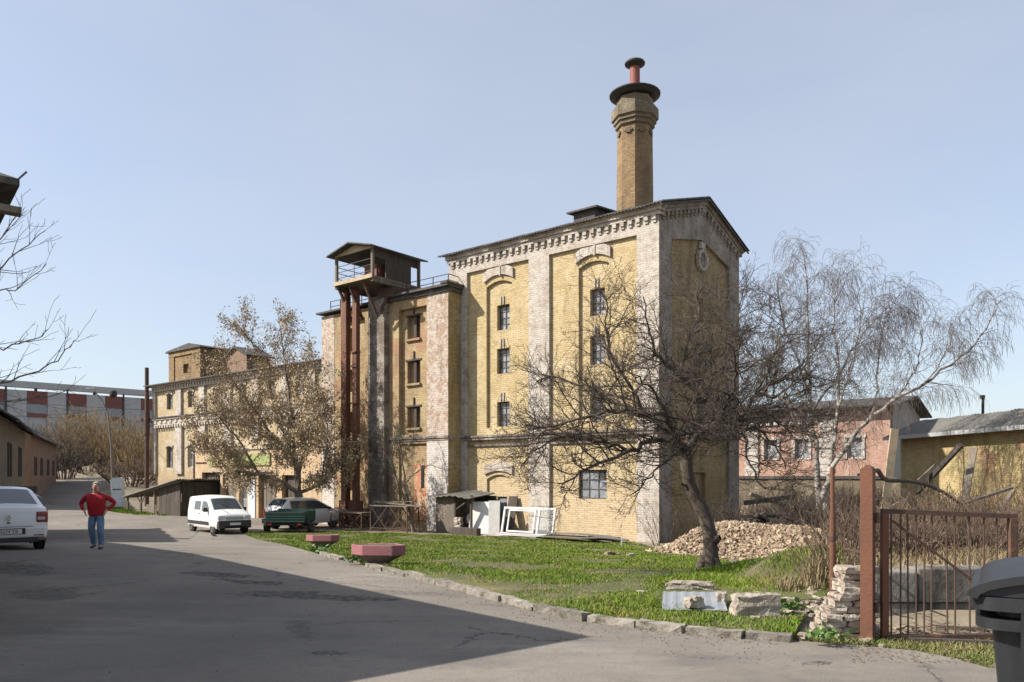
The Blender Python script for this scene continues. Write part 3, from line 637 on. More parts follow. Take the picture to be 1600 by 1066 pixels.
for i, h in enumerate(hl): window(wg, (h[0]+h[1])/2, h[2], h[3], 1.0, .36, 2, 3, mat_=FRAMEW if i == 1 else FRAME)
# ground floor row of gates and the green board above
mb = MB(); slab(mb, -36.4, -22.0, ZB, 1.7, -.9, .1, [(-35.6,-33.2,-2.95,.3),(-32.9,-31.2,-2.95,.3),(-30.9,-29.9,-2.4,.3),(-28.6,-26.6,-2.95,.1),(-26.0,-24.0,-2.95,.1)]); mb.box(-36.4,-22.0,-.9,.1,1.71,1.8)
mb.build('gate_front', PLAST, wg)
mb = MB(); mb.box(-36.5,-21.95,-.98,.17,1.802,1.9); mb.box(-34.5,-27,-1.05,-.9,.32,.45); mb.build('gate_front_ledge', WHT, wg)
mb = MB(); mb.box(-34.6,-27.2,-1.0,-.902,.75,1.5); mb.build('green_board', OLIVE, wg)
random.seed(5)
for g0, g1, z1, m_ in ((-35.6,-33.2,.3,WOODD),(-32.9,-31.2,.3,WOODG),(-28.6,-26.6,.1,WOODG),(-26.0,-24.0,.1,WOODD)):
    mb = MB(); n = int((g1-g0)/.16)
    for i in range(n): a = g0 + (g1-g0)*i/n; mb.box(a+.005, a+(g1-g0)/n-.005, -.62+random.uniform(-.015,.015), -.56, -2.9, z1-.02)
    mb.box(g0,g1,-.54,-.5,-2.95,z1); mb.build('gate', m_, wg)
window(wg, -30.4, -2.4, .3, 1.0, -.7, 1, 3, mat_=FRAMEW)
mb = MB(); mb.box(-29.7,-28.9,-.96,-.902,-2.9,-.2); mb.box(-29.45,-29.15,-1.0,-.962,-1.4,-1.2); mb.build('white_door', M('pale_blue_door', (.5,.54,.56), (.4,.43,.45), 3, .6), wg)
mb = MB(); mb.bar((-36.6,-.95,-2.7),(-36.6,-.95,2.2),.1); mb.bar((-36.6,-.95,1.0),(-35,-.95,1.0),.06); mb.bar((-36.6,-.95,2.2),(-34.6,-.95,2.3),.06); mb.bar((-34.6,-.95,2.3),(-34.6,0,2.0),.06)
for k in range(6): mb.bar((-36.5+.36*k,-.95,2.25),(-36.5+.36*k,-.95,2.9),.03)
mb.bar((-36.6,-.95,2.9),(-34.6,-.95,2.9),.04); mb.build('balcony_frame', RUSTD, wg)
mb = MB(); mb.cyl((-44.9,-.35,-2.6),(-44.9,-.35,8.6),.17,.15,12); mb.cyl((-44.9,-.35,3.3),(-44.9,-.35,5.2),.22,.22,12)
mb.bar((-44.9,-.35,4.0),(-44.7,.05,4.0),.06)
fp = tag(mb.build('flue_pipe', RUSTD, loc=(6.28,33,0)), 'thin rusted steel flue pipe rising beside the far left end of the wing', 'flue pipe'); fp.rotation_euler = (0,0,RZ)

# ---- lean-to shed
sh = fthing('board_shed', 'dark vertical board shed with sloping grey sheet roof in front of the wing', 'shed', -36, -2.5, -2.55)
mb = MB(); n = 22
for i in range(n): a = -36.9 + 3.0*i/n; mb.box(a+.006, a+3.0/n-.006, -3.4+random.uniform(-.01,.01), -3.34, -2.65, -.72 + .95*((a+36.9)/3.0)*.42)
for i in range(16): y = -3.3 + 2.6*i/16; mb.box(-33.92, -33.86, y+.006, y+.155, -2.65, -.35)
mb.box(-36.9,-33.95,-3.33,-3.3,-2.65,-.75); sw = mb.build('board_wall', WOODD, sh)
mb = MB(); corr_roof(mb, -3.9, -.3, (-41.3,-1.45), (-33.4,-.15), .05, .2, .03, fn=lambda a, s_, z: (s_, a, z)); mb.build('roof', SLATE, sh)
mb = MB()
for a, y, z in ((-41.0,-3.6,-1.5),(-39.0,-3.6,-1.2),(-41.0,-.6,-1.5),(-37.2,-3.5,-.9)): mb = MB(); mb.bar((a,y,-2.7),(a,y,z),.11); mb.build('post', WOODG, sh)
mb = MB()
mb.bar((-39,-3.6,-2.0),(-38.3,-3.6,-1.1),.07); mb.bar((-39,-3.6,-2.0),(-39.7,-3.6,-1.3),.07); mb.bar((-41.2,-3.6,-1.5),(-33.5,-3.6,-.3),.1)
mb.build('roof_bracing', WOODG, sh); mb = MB(); mb.box(-38.4,-36.95,-3.5,-3.44,-2.65,-1.95); mb.build('low_boards', WOODG, sh)

# ---- far precast hall behind the bushes
A_, B_ = Vector((-104.0,109.6,0)), Vector((-58.5,153.4,0)); ln = (B_-A_).length; rzp = math.atan2((B_-A_).y, (B_-A_).x)
ph_ = thing('panel_hall', 'distant grey industrial hall with rust red panel bays and strip windows', 'building', (A_.x, A_.y, 0), rzp)
PW = M('grey_concrete_panels', (.40,.40,.405), (.34,.34,.345), .35, .9, .15, 4, (.28,.28,.27), .6); PR = M('rust_red_panels', (.19,.075,.06), (.15,.06,.05), .4, .9)
bay = 3.05; core = MB()
for i in range(int(ln/bay)):
    mbw, mbr, mbg, mbd = MB(), MB(), MB(), MB(); a = i*bay; red = i % 2 == 0; tgt = mbr if red else mbw
    z = 14.6
    while z > -1:
        zz = z-2.2
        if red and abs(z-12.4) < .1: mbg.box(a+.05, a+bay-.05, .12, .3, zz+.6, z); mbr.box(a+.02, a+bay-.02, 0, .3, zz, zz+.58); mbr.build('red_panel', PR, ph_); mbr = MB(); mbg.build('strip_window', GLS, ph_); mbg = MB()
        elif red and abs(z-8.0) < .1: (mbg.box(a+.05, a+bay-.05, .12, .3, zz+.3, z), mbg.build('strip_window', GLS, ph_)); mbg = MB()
        else:
            tgt.box(a+.02, a+bay-.02, 0, .3, zz+.03, z-.03)
            if red: mbr.build('red_panel', PR, ph_); tgt = mbr = MB()
        z -= 2.2
    if i % 3 == 0: mbd.box(a-.15, a+.15, -.12, -.01, -1, 15.3)
    if i % 3 == 1: mbd.box(a+1.2, a+1.6, .3, .7, 14.6, 15.4)
    if mbw.v: mbw.build('concrete_bay', PW, ph_)
    if mbd.v: mbd.build('post', ROOFD, ph_)
core.box(0, ln, .35, 14, -1, 14.62); core.build('hall_body', PW, ph_)
mb = MB(); mb.box(-.5, ln+.5, -.3, 1.2, 15.05, 16.1); mb.build('roof_beam', PW, ph_)

# ---- old low houses along the left side of the road
OLDW = M('dirty_plaster', (.17,.14,.10), (.11,.09,.065), 1.1, .92, .4, 12, (.10,.085,.065), 1.4, lo3=.5, hi3=.64); OLDO = M('orange_plaster', (.24,.135,.08), (.15,.10,.07), 1.2, .92, .4, 12, (.13,.10,.075), 1.6)
def old_house(label, loc, rz, LX, LY, hw, rise, m_, wins, base=-1.0, up=0):
    h = thing('old_house', label, 'house', loc, rz); mb = MB()
    slab(mb, 0, LX, base, hw, 0, .35, [(a-.5, a+.5, .9+up, 2.3+up) for a in wins]); mb.box(0, LX, .4, LY, base, hw-.05)
    mb.prism([(0,hw-.06),(LY,hw-.06),(LY/2,hw+rise-.08)], lambda p: (.02,p[0],p[1]), lambda p: (LX-.02,p[0],p[1])); mb.build('wall', m_, h)
    mb = MB()
    for s0, s1 in ((-.5, LY/2), (LY+.5, LY/2)): corr_roof(mb, -.45, LX+.45, (s0, hw-.12), (s1, hw+rise+.03), .06, .4, .03, wob=.05)
    rf = mb.build('roof', ROOFD, h)
    mb = MB(); mb.box(LX*.4, LX*.4+.6, LY/2-.3, LY/2+.3, hw, hw+rise+.9); mb.build('chimney', ANX, rf)
    for a in wins: window(h, a, .9+up, 2.3+up, 1.0, .18, 2, 2, mat_=WOODD)
    mb = MB(); mb.box(-.06, LX+.06, -.07, .1, base, .35); mb.build('plinth', OLDW if m_ is OLDO else ANX, h)
    for a in wins:
        for s_ in (-.78,.52): mb = MB(); mb.box(a+s_, a+s_+.26, -.05, -.002, .9+up, 2.3+up); mb.build('shutter', WOODD, h)
    return h
rl = math.atan2(.83,-.56)
old_house('shabby single storey house, nearest of the left roadside, under a dark sagging roof', (-18.9, 28.5, -2.1), math.atan2(.877,-.48), 13.0, 6, 4.4, 2.2, OLDW, (4,9.5), up=1.2)
old_house('small orange plastered roadside house beyond the shabby one, before the earth heap', (-35.2, 56.5, -2.0), math.atan2(.898,-.44), 21, 7, 5.1, 2.4, OLDO, (3.2,7.5,13,18), up=1.2)

# ---- corner building at the left edge that shades the road
E = Vector((-4.40, 6.91)); e1 = Vector((-.636,.77)).normalized(); rzl = math.atan2(e1.y, e1.x)
lb = thing('corner_building', 'low brick building at the left edge, only its ragged eave corner in view', 'building', (E.x, E.y, -1.62), rzl)
# local: x back along the road, y to the left of it; the eave corner is at (0,0)
mb = MB(); slab(mb, .45, 30, -.3, 4.19, .75, 1.1, [(a, a+1.1, 1.0, 2.6) for a in range(3, 29, 4)]); mb.box(.45, 30, 1.1, 9.3, -.3, 4.19); mb.build('wall', ANX, lb)
for a in range(3, 29, 4): window(lb, a+.55, 1.0, 2.6, 1.1, .88, 2, 3)
random.seed(11); mb = MB()
for k in range(14): mb.rock((.34+random.uniform(-.03,.03), .30+.24*k, 4.16+random.uniform(-.02,.02)), .45, .27, .10, .1, .22); mb.rock((.42, .36+.24*k, 4.05), .4, .26, .10, .05, .22); mb.rock((.5, .5+.24*k, 3.92), .36, .26, .12, .05, .2)
for k in range(60): mb.rock((.4+.3*k, .42, 4.16+random.uniform(-.02,.02)), .32, .45, .1, .1, .22); mb.rock((.5+.3*k, .5, 4.05), .32, .4, .1, .1, .22)
mb.build('corbel', ANX, lb)
mb = MB()                                                                         # low hipped roof, its eave corner over the road
rc = [(0,0),(30.3,0),(30.3,10),(0,10)]; hp = [(4.5,5),(25.8,5)]
V0 = [(x,y,4.22) for x,y in rc] + [(x,y,4.28) for x,y in rc] + [(x,y,6.6) for x,y in hp]
mb.add(V0, [(3,2,1,0),(0,1,5,4),(1,2,6,5),(2,3,7,6),(3,0,4,7),(4,5,9,8),(5,6,9),(6,7,8,9),(7,4,8)]); mb.build('roof', ROOFD, lb)
mb = MB(); mb.obox((.15,1.1,4.04), .12, 2.25, .06, (.02,.0,-.03)); mb.build('loose_eave_board', WOODG, lb)
mb = MB(); mb.bar((.03,.02,4.27),(-.03,-.05,4.35),.012); mb.build('bent_nail_strip', IRON, lb)

# ---- pink house and walls at the right
PKB = BR('pink_brick', (.48,.29,.215), (.38,.22,.165), (.42,.31,.25), wash=(.52,.37,.29), wash_lo=.5, wash_hi=.65)
pk = thing('pink_house', 'two storey pink brick house with white window surrounds and grey side gable behind the birches', 'house', (26.9, 55, -.2), RZ)
xw = [-2.4,-6.2,-8.6,-12.4,-15.2]
mb = MB(); slab(mb, -17, 0, -3, 5.3, 0, .4, [(x-.5,x+.5,1.55,3.0) for x in xw] + [(x-.5,x+.5,4.0,5.0) for x in xw[1:]]); mb.box(-17,0,.5,9,-3,5.3); mb.build('wall', PKB, pk)
mb = MB()
for a in (-4.9,-10.6,-16.9): mb.box(a-.0, a+1.0, -.1, .1, .2, 4.6); [mb.box(a-.06, a+1.06, -.14, .05, .6+k*.55, .85+k*.55) for k in range(7)]
mb.box(-17.1,-3.6,-.2,.1,4.85,5.25); mb.box(-17.1,-3.6,-.14,.1,4.5,4.64)
for i in range(22): mb.box(-17+i*.62,-16.7+i*.62,-.17,.05,4.2,4.48)
for x in xw: mb.box(x-.72,x-.52,-.08,.1,1.5,3.05); mb.box(x+.52,x+.72,-.08,.1,1.5,3.05); mb.box(x-.8,x+.8,-.1,.1,3.06,3.3)
mb.build('white_trim', M('dirty_white_trim', (.46,.42,.38), (.36,.32,.28), 2, .9), pk)
for x in xw: window(pk, x, 1.55, 3.0, 1.0, .15, 2, 2, mat_=FRAMEW)
for x in xw[1:]: window(pk, x, 4.0, 5.0, 1.0, .15, 2, 2, mat_=FRAMEW)
mb = MB(); mb.prism([(-.9,5.35),(4.5,6.3),(9.6,5.0),(9.6,4.9),(4.5,6.15),(-.9,5.22)], lambda p: (-17.5,p[0],p[1]), lambda p: (.9,p[0],p[1])); mb.build('roof', ROOFD, pk)
mb = MB(); mb.box(.02,.1,.3,9,-1,3.8); mb.prism([(.3,3.8),(9,3.8),(9,5.0),(4.5,6.1),(.3,5.3)], lambda p: (.02,p[0],p[1]), lambda p: (.12,p[0],p[1])); mb.build('gable_boarding', M('grey_boarding', (.30,.28,.26), (.22,.2,.185), 3, .9, vert=.2), pk)
rw = thing('retaining_wall', 'grey brick retaining wall with dark coping below the pink house', 'wall', (24.5, 48, -2.8), RZ)
mb = MB(); mb.box(-16, 6.5, 0, .5, -.5, 2.65); mb.build('wall', STACKT, rw); mb = MB(); mb.box(-16.1,6.6,-.1,.6,2.65,2.85); mb.build('coping', ROOFD, rw)

YW = BR('mossy_yellow_brick', (.52,.40,.20), (.42,.31,.15), (.42,.36,.24), wash=(.40,.40,.19), wash_lo=.52, wash_hi=.66, patch=(.44,.25,.16), pa_lo=.5, pa_hi=.62, st_lo=.5, st_hi=.72)
yw = thing('yellow_shed', 'long low yellow brick shed with mossy wall and grey corrugated roof at the right edge', 'building', (19.1, 38.0, -2.5), math.atan2(-1,.1))
# local x runs towards the camera along the wall, y to the right of the wall is negative
mb = MB(); mb.box(0, 20, .0, 8, -.6, 4.35); mb.build('wall', YW, yw)
mb = MB()
for i in range(9): mb.box(.3+i*2.3, .75+i*2.3, -.12, .05, -.6, 4.0)
mb = MB(); corr_roof(mb, -.5, 20.4, (-.55,4.45), (1.1,5.25), .05, .2, .03, wob=.006); corr_roof(mb, -.5, 20.4, (8.5,4.45), (1.1,5.25), .05, .2, .03); mb.build('roof', SLATE, yw)
mb = MB(); mb.box(-.5,20.4,-.62,-.56,4.3,4.47); mb.build('fascia', M('grey_fascia', (.36,.37,.38), (.3,.3,.3), 2, .6), yw)
# ------------------------------------------------------------------ trees: limbs laid out in space, then grown finer and finer
BARKD = M('dark_fruit_bark', (.060,.045,.036), (.10,.078,.062), 9, .95, .8, 40, (.15,.125,.10), 14, vert=.4)
BARKB = M('birch_bark', (.36,.325,.29), (.22,.195,.17), 2.5, .9, .4, 30, (.05,.043,.038), 4, lo3=.5, hi3=.58, vert=1.6)
BARKG = M('grey_brown_bark', (.13,.105,.08), (.20,.165,.13), 7, .95, .7, 40, vert=.4)
TWIGD = M('dark_twigs', (.058,.044,.035), (.10,.078,.06), 1.5, .95)
TWIGB = M('birch_twigs', (.105,.085,.078), (.15,.12,.105), 1.2, .95)
TWIGG = M('straw_twigs', (.22,.165,.10), (.15,.11,.07), 1.2, .95)
TWIGR = M('reddish_brown_twigs', (.17,.115,.078), (.115,.078,.055), .4, .95)
TWIGO = M('olive_twigs', (.26,.185,.095), (.18,.13,.07), .4, .95)
LEAFD = M('dry_seed_clusters', (.42,.325,.205), (.30,.225,.14), .8, .9, isl=.4)
DRYST = M('dry_stalks', (.25,.195,.11), (.17,.125,.07), 2, .95, isl=.25)

def rot_from(d, ang, az):
    u = d.orthogonal().normalized(); v = d.cross(u)
    return (d*math.cos(ang) + (u*math.cos(az) + v*math.sin(az))*math.sin(ang)).normalized()
def grow(out, p, d, Ln, r, lvl, cf):
    """one branch as a wandering polyline, then its side shoots"""
    c = cf[lvl]; n = c.get('n', 4); pts = [p.copy()]; rads = [r]; d = d.normalized()
    for i in range(n):
        d = d + Vector((random.gauss(0,1), random.gauss(0,1), random.gauss(0,1)))*c['wander']; d.z += c['up']; d.normalize()
        p = p + d*(Ln/n); pts.append(p.copy()); rads.append(max(r*(1-.8*(i+1)/n), cf['rmin']))
    out.append((lvl, pts, rads)); shoots(out, pts, rads, Ln, lvl, cf)
def shoots(out, pts, rads, Ln, lvl, cf, f0=None):
    c = cf[lvl]
    if lvl + 1 not in cf: return
    k = c['kids'](Ln) if callable(c['kids']) else c['kids']; k = int(k) + (random.random() < k - int(k)); nx = cf[lvl+1]
    lo = c.get('from', .2) if f0 is None else f0
    for j in range(k):
        f = lo + (1-lo)*(j + random.random())/k; x = f*(len(pts)-1); i = min(int(x), len(pts)-2); t = x - i
        q = pts[i].lerp(pts[i+1], t); dd = (pts[i+1]-pts[i]).normalized(); rr = rads[i]*(1-t) + rads[i+1]*t
        a = random.uniform(*nx['ang'])
        for _ in range(4):
            nd = rot_from(dd, a, random.uniform(0, 2*math.pi))
            if nd.z > nx.get('minz', -9): break
        l = random.uniform(*nx['len'])*(1 - nx.get('taper', .35)*f)
        grow(out, q, nd, l, max(min(rr*.75, nx['r']*random.uniform(.7,1.15)), cf['rmin']), lvl+1, cf)
def smooth_line(P, m=4):
    P = [Vector(p) for p in P]; out = []
    for i in range(len(P)-1):
        p0, p1, p2, p3 = P[max(i-1,0)], P[i], P[i+1], P[min(i+2,len(P)-1)]
        for k in range(m):
            t = k/m; out.append(.5*((2*p1) + (p2-p0)*t + (2*p0-5*p1+4*p2-p3)*t*t + (3*p1-p0-3*p2+p3)*t**3))
    return out + [P[-1]]
def limb(out, P, r0, r1, cf, lvl=1, f0=.12, kids=True, wob=.03):
    pts = smooth_line(P); pts = [pts[0]] + [p + Vector((random.gauss(0,wob), random.gauss(0,wob), random.gauss(0,wob))) for p in pts[1:]]
    n = len(pts)-1; rads = [r0 + (r1-r0)*(i/n)**.8 for i in range(n+1)]; out.append((lvl, pts, rads))
    if kids: shoots(out, pts, rads, sum((b-a).length for a, b in zip(pts[:-1], pts[1:])), lvl, cf, f0)
def twig_mesh(brs, rel=None, sides=3):
    """fast tubes for many thin branches"""
    V, Fc = [], []; base = 0
    for lvl, pts, rads in brs:
        P = np.array([tuple(p) for p in pts]); k = len(P); T = np.gradient(P, axis=0); T /= np.linalg.norm(T, axis=1)[:, None] + 1e-9
        ref = np.array((.31,.17,.93)) if abs(T[0][2]) < .9 else np.array((.9,.3,.1))
        U = np.cross(T, ref); U /= np.linalg.norm(U, axis=1)[:, None] + 1e-9; Wv = np.cross(T, U); r = np.array(rads)[:, None]
        ring = [P + (U*math.cos(a) + Wv*math.sin(a))*r for a in [2*math.pi*j/sides for j in range(sides)]]
        V.append(np.stack(ring, 1).reshape(-1, 3))
        i, j = np.meshgrid(np.arange(k-1), np.arange(sides), indexing='ij'); j2 = (j+1) % sides
        Fc.append(np.stack([base+i*sides+j, base+i*sides+j2, base+(i+1)*sides+j2, base+(i+1)*sides+j], -1).reshape(-1, 4)); base += k*sides
    return np.concatenate(V), np.concatenate(Fc)
def tree(name, label, base, brs, bark, twig, split, group=None, leaf=None, trunk_extra=None, cat='tree', crown='crown'):
    t = thing(name, label, cat, base, 0, group); off = np.array(tuple(base))
    big = [b for b in brs if b[0] < split]; fine = [b for b in brs if b[0] >= split]
    if big:
        v, f = twig_mesh(big, sides=9); tr = np_mesh('trunk', v - off, f, bark, t, True)
    if fine:
        v, f = twig_mesh(fine, sides=3); cr = np_mesh(crown, v - off, f, twig, t, True)
    if leaf is not None:
        V, Fq, m_, nm = leaf; np_mesh(nm, V - off, Fq, m_, t)
    return t
def leaf_cards(pts, dirs, size, droop=.6, k=1):
    """small bent leaf pieces: two quads folded along the midrib each"""
    n = len(pts); out = []; P = np.array([tuple(p) for p in pts]); a = rng.uniform(0, 2*np.pi, n); el = rng.normal(-droop, .5, n)
    D = np.stack([np.cos(a)*np.cos(el), np.sin(a)*np.cos(el), np.sin(el)], 1); S = np.cross(D, rng.normal(size=(n,3))); S /= np.linalg.norm(S, axis=1)[:,None]+1e-9
    Nn = np.cross(D, S); L_ = size*rng.uniform(.6,1.3,n)[:,None]; w_ = L_*rng.uniform(.22,.4,n)[:,None]; fold = rng.uniform(.1,.5,n)[:,None]*w_
    v = np.stack([P, P+D*L_*.5+S*w_+Nn*fold, P+D*L_, P+D*L_*.5-S*w_+Nn*fold], 1).reshape(-1,3)
    b = np.arange(n)[:,None]*4; f = np.concatenate([b+np.array([[0,1,2]]), b+np.array([[0,2,3]])], 1).reshape(-1,3)
    return v, f

# ---- old apple tree on the lawn
random.seed(21)
D0 = G(1108, 886, .08).y; ab = G(1108, 886, .08); ab.z -= .05
cfA = {'rmin': .0039, 1: dict(kids=lambda l: l*6.2, wander=.1, up=0, **{'from': .15}),
       2: dict(n=6, kids=lambda l: 4+l*11, wander=.16, up=.01, ang=(.5,1.25), len=(.5,1.9), r=.025, minz=-.55),
       3: dict(n=5, kids=lambda l: l*6, wander=.2, up=.06, ang=(.45,1.2), len=(.25,.85), r=.0085, minz=-.6, **{'from': .1}),
       4: dict(n=3, kids=0, wander=.22, up=.1, ang=(.4,1.2), len=(.06,.24), r=.0042)}
br = []
def A(px, py, dd=0): return W(px, py, D0 + dd)
tk = smooth_line([ab + Vector((0,0,-.1)), A(1110,862), A(1108,832), A(1098,800,.05), A(1082,768,.05), A(1073,735), A(1072,706)], 5)
nT = len(tk); br.append((0, tk, [ (.235 - .075*min(1, i/5) - .035*i/nT) * (1+.05*math.sin(i*1.7)) for i in range(nT)]))
fk = A(1072,708)
for P, r0 in (([fk, A(1052,690,-.3), A(1020,690,-.7), A(985,705,-1.1), A(945,720,-1.4), A(905,738,-1.7), A(875,770,-1.9)], .085),
              ([fk, A(1050,672,.2), A(1015,655,.5), A(965,628,.8), A(915,606,1.1), A(865,590,1.3), A(838,598,1.5)], .075),
              ([fk, A(1082,672,.2), A(1093,640,.3), A(1085,612,.3), A(1058,585,.1), A(1030,560,-.2), A(1012,520,-.4), A(1006,470,-.5)], .085),
              ([A(1093,640,.3), A(1112,600,.6), A(1135,560,.9), A(1150,510,1.2), A(1160,455,1.4)], .055),
              ([fk, A(1092,682,-.1), A(1120,660,-.3), A(1150,655,-.5), A(1180,620,-.8), A(1205,600,-1.0), A(1250,590,-1.3)], .10),
              ([A(1150,655,-.5), A(1180,668,-.4), A(1205,690,-.2), A(1225,730,0)], .045),
              ([A(1120,660,-.3), A(1140,620,-.9), A(1150,575,-1.5), A(1135,530,-2.0)], .05),
              ([fk, A(1045,715,-.5), A(1015,745,-.9), A(985,775,-1.2)], .035),
              ([A(1015,655,.5), A(990,610,.1), A(960,560,-.2), A(945,510,-.3), A(950,465,-.3)], .045),
              ([A(1058,585,.1), A(1075,540,.6), A(1090,490,1.0), A(1085,440,1.3)], .04),
              ([fk, A(1060,685,-.8), A(1040,650,-1.6), A(1020,610,-2.3), A(990,590,-2.8)], .06),
              ([A(1040,650,-1.6), A(980,640,-1.9), A(920,650,-2.1), A(870,668,-2.2), A(825,690,-2.2)], .045),
              ([fk, A(1090,680,.9), A(1110,640,1.7), A(1130,615,2.4)], .06),
              ([A(985,705,-1.1), A(940,690,-1.2), A(890,680,-1.2), A(845,700,-1.3), A(812,735,-1.3)], .04),
              ([A(1180,620,-.8), A(1215,622,-1.2), A(1245,655,-1.5), A(1262,705,-1.6)], .04), ([A(1150,655,-.5), A(1165,690,-1.2), A(1172,730,-1.6), A(1195,765,-1.8)], .035), ([A(1120,660,-.3), A(1160,640,.8), A(1205,650,1.4), A(1240,690,1.7)], .03), ([A(1205,600,-1.0), A(1250,575,-.6), A(1270,600,-.4)], .03),
              ([A(1180,620,-.8), A(1200,570,-.6), A(1225,520,-.4), A(1215,470,-.2)], .035)):
    limb(br, P, r0, .012, cfA, 1)
for i in range(6):                                                               # root flare and the knot on the bole
    a = i*1.05+.3; br.append((0, [ab+Vector((.1*math.cos(a),.1*math.sin(a),.22)), ab+Vector((.24*math.cos(a),.24*math.sin(a),.02)), ab+Vector((.36*math.cos(a),.36*math.sin(a),-.08))], [.11,.08,.03]))
br.append((0, [A(1112,845), A(1121,842,-.12), A(1125,840,-.16)], [.12,.09,.05]))
br.append((0, [A(1080,758), A(1066,757,-.05)], [.06,.035]))
tree('apple_tree', 'gnarled bare apple tree with leaning trunk and dense dark twigs on the lawn', ab, br, BARKD, TWIGD, 2)

# ---- birches beside the heap, thin pale stems and hanging twigs
def birch(label, base, limbs, seed, dens=1.0):
    random.seed(seed); br = []
    cf = {'rmin': .0042, 1: dict(kids=lambda l: l*3.4*dens, wander=.08, up=0, **{'from': .25}),
          2: dict(n=6, kids=lambda l: 3+l*7*dens, wander=.13, up=.03, ang=(.4,1.0), len=(.8,2.1), r=.017, minz=-.1),
          3: dict(n=6, kids=lambda l: l*4.2, wander=.12, up=-.26, ang=(.5,1.3), len=(.5,1.35), r=.006, taper=.1, **{'from': .15}),
          4: dict(n=4, kids=0, wander=.12, up=-.45, ang=(.3,.9), len=(.25,.7), r=.0044)}
    for P, r0, r1, f0 in limbs: limb(br, P, r0, r1, cf, 1, f0=f0, wob=.035)
    return tree('birch_tree', label, base, br, BARKB, TWIGB, 2)
b1 = G(1284, 852); D1 = b1.y
Bp = lambda px, py, dd=0: W(px, py, D1+dd)
birch('tallest birch with slender upright white stems left of the rusty gate post', b1, [
    ([b1-Vector((0,0,.2)), Bp(1281,800), Bp(1278,740), Bp(1272,690,.1), Bp(1265,620,.2), Bp(1263,540,.3), Bp(1259,460,.3), Bp(1254,385,.4)], .17, .015, .38),
    ([Bp(1272,690,.1), Bp(1240,640,.5), Bp(1215,595,.8), Bp(1180,560,1.2), Bp(1150,530,1.4)], .07, .012, .3),
    ([Bp(1265,620,.2), Bp(1250,570,-.5), Bp(1225,510,-.9), Bp(1215,440,-1.2)], .05, .012, .25),
    ([Bp(1270,640,.1), Bp(1310,585,-.6), Bp(1350,520,-1.0), Bp(1390,480,-1.3)], .06, .012, .25)], 5, 1.0)
b2 = G(1302, 862) ; b2 = G(1300, 858)
D2 = b2.y; Bq = lambda px, py, dd=0: W(px, py, D2+dd)
birch('leaning birch with one long bare limb reaching far right over the yellow shed', b2, [
    ([b2-Vector((0,0,.2)), Bq(1292,800), Bq(1290,765), Bq(1305,725), Bq(1340,672,-.2), Bq(1395,628,-.5), Bq(1445,598,-.7), Bq(1500,560,-.9), Bq(1540,515,-1.0), Bq(1565,468,-1.1)], .15, .014, .3),
    ([Bq(1290,765), Bq(1302,705,.3), Bq(1309,640,.5), Bq(1308,570,.7), Bq(1302,500,.9), Bq(1312,430,1.0)], .10, .014, .3),
    ([Bq(1309,640,.5), Bq(1330,570,.2), Bq(1346,500,0), Bq(1338,440,-.2)], .05, .012, .25),
    ([Bq(1340,672,-.2), Bq(1365,640,.4), Bq(1372,570,.8), Bq(1385,500,1.1), Bq(1405,460,1.2)], .06, .012, .25),
    ([Bq(1395,628,-.5), Bq(1430,580,-.2), Bq(1440,530,.1), Bq(1430,490,.3)], .035, .01, .2),
    ([Bq(1445,598,-.7), Bq(1480,550,-1.2), Bq(1490,510,-1.4)], .03, .01, .2)], 8, .95)

# ---- tree full of dry seed bunches by the parked cars
random.seed(33)
D3 = 41.5; gb_ = Vector(((474-800)/F*D3, D3, zg(-10.6, D3)))
S = lambda px, py, dd=0: W(px, py, D3+dd)
cfS = {'rmin': .006, 1: dict(kids=lambda l: l*3.3, wander=.08, up=0, **{'from': .2}),
       2: dict(n=5, kids=lambda l: 3+l*5, wander=.12, up=.08, ang=(.4,1.1), len=(.9,2.4), r=.028, minz=-.4),
       3: dict(n=4, kids=lambda l: l*4.0, wander=.16, up=.04, ang=(.4,1.1), len=(.4,1.1), r=.010),
       4: dict(n=3, kids=0, wander=.2, up=-.05, ang=(.4,1.1), len=(.2,.45), r=.0065)}
br = []
fk = S(466,770)
br.append((0, smooth_line([gb_-Vector((0,0,.2)), S(474,812), S(470,790), fk], 4), [.30-.008*i for i in range(13)]))
for P, r0 in (([fk, S(440,752,-.3), S(405,742,-.8), S(380,745,-1.2), S(350,720,-1.6)], .14), ([fk, S(500,757,.2), S(525,735,.4), S(545,705,.6)], .12),
              ([fk, S(462,720,.2), S(458,660,.4), S(448,590,.5), S(442,545,.6), S(438,505,.7)], .17), ([S(462,720,.2), S(425,680,-.5), S(390,630,-1.0), S(360,590,-1.3), S(345,570,-1.4)], .1),
              ([S(458,660,.4), S(480,610,0), S(490,560,-.4)], .07), ([S(448,590,.5), S(410,550,1.2), S(388,530,1.6), S(380,510,1.8)], .06),
              ([S(405,742,-.8), S(375,690,-1.5), S(348,660,-1.9), S(330,640,-2.1)], .07), ([fk, S(470,730,-1.2), S(480,680,-2.2), S(478,620,-2.8)], .09),
              ([S(500,757,.2), S(512,690,1.0), S(508,640,1.4)], .06), ([S(405,742,-.8), S(360,735,-.4), S(325,700,-.2)], .05), ([S(425,680,-.5), S(385,660,.6), S(350,620,1.2)], .06), ([S(462,720,.2), S(430,640,1.4), S(415,590,2.0)], .07)):
    limb(br, P, r0, .018, cfS, 1)
pts = []
for lvl, P, r in br:
    if lvl >= 3:
        for p in P[1:]:
            if random.random() < .85*(1 if p.z < 3.2 else .6 if p.z < 5 else .35):
                for _ in range(random.choice((1,3,5))): pts.append(p + Vector((random.gauss(0,.09), random.gauss(0,.09), random.gauss(-.1,.1))))
v, f = leaf_cards(pts, None, .115, .8)
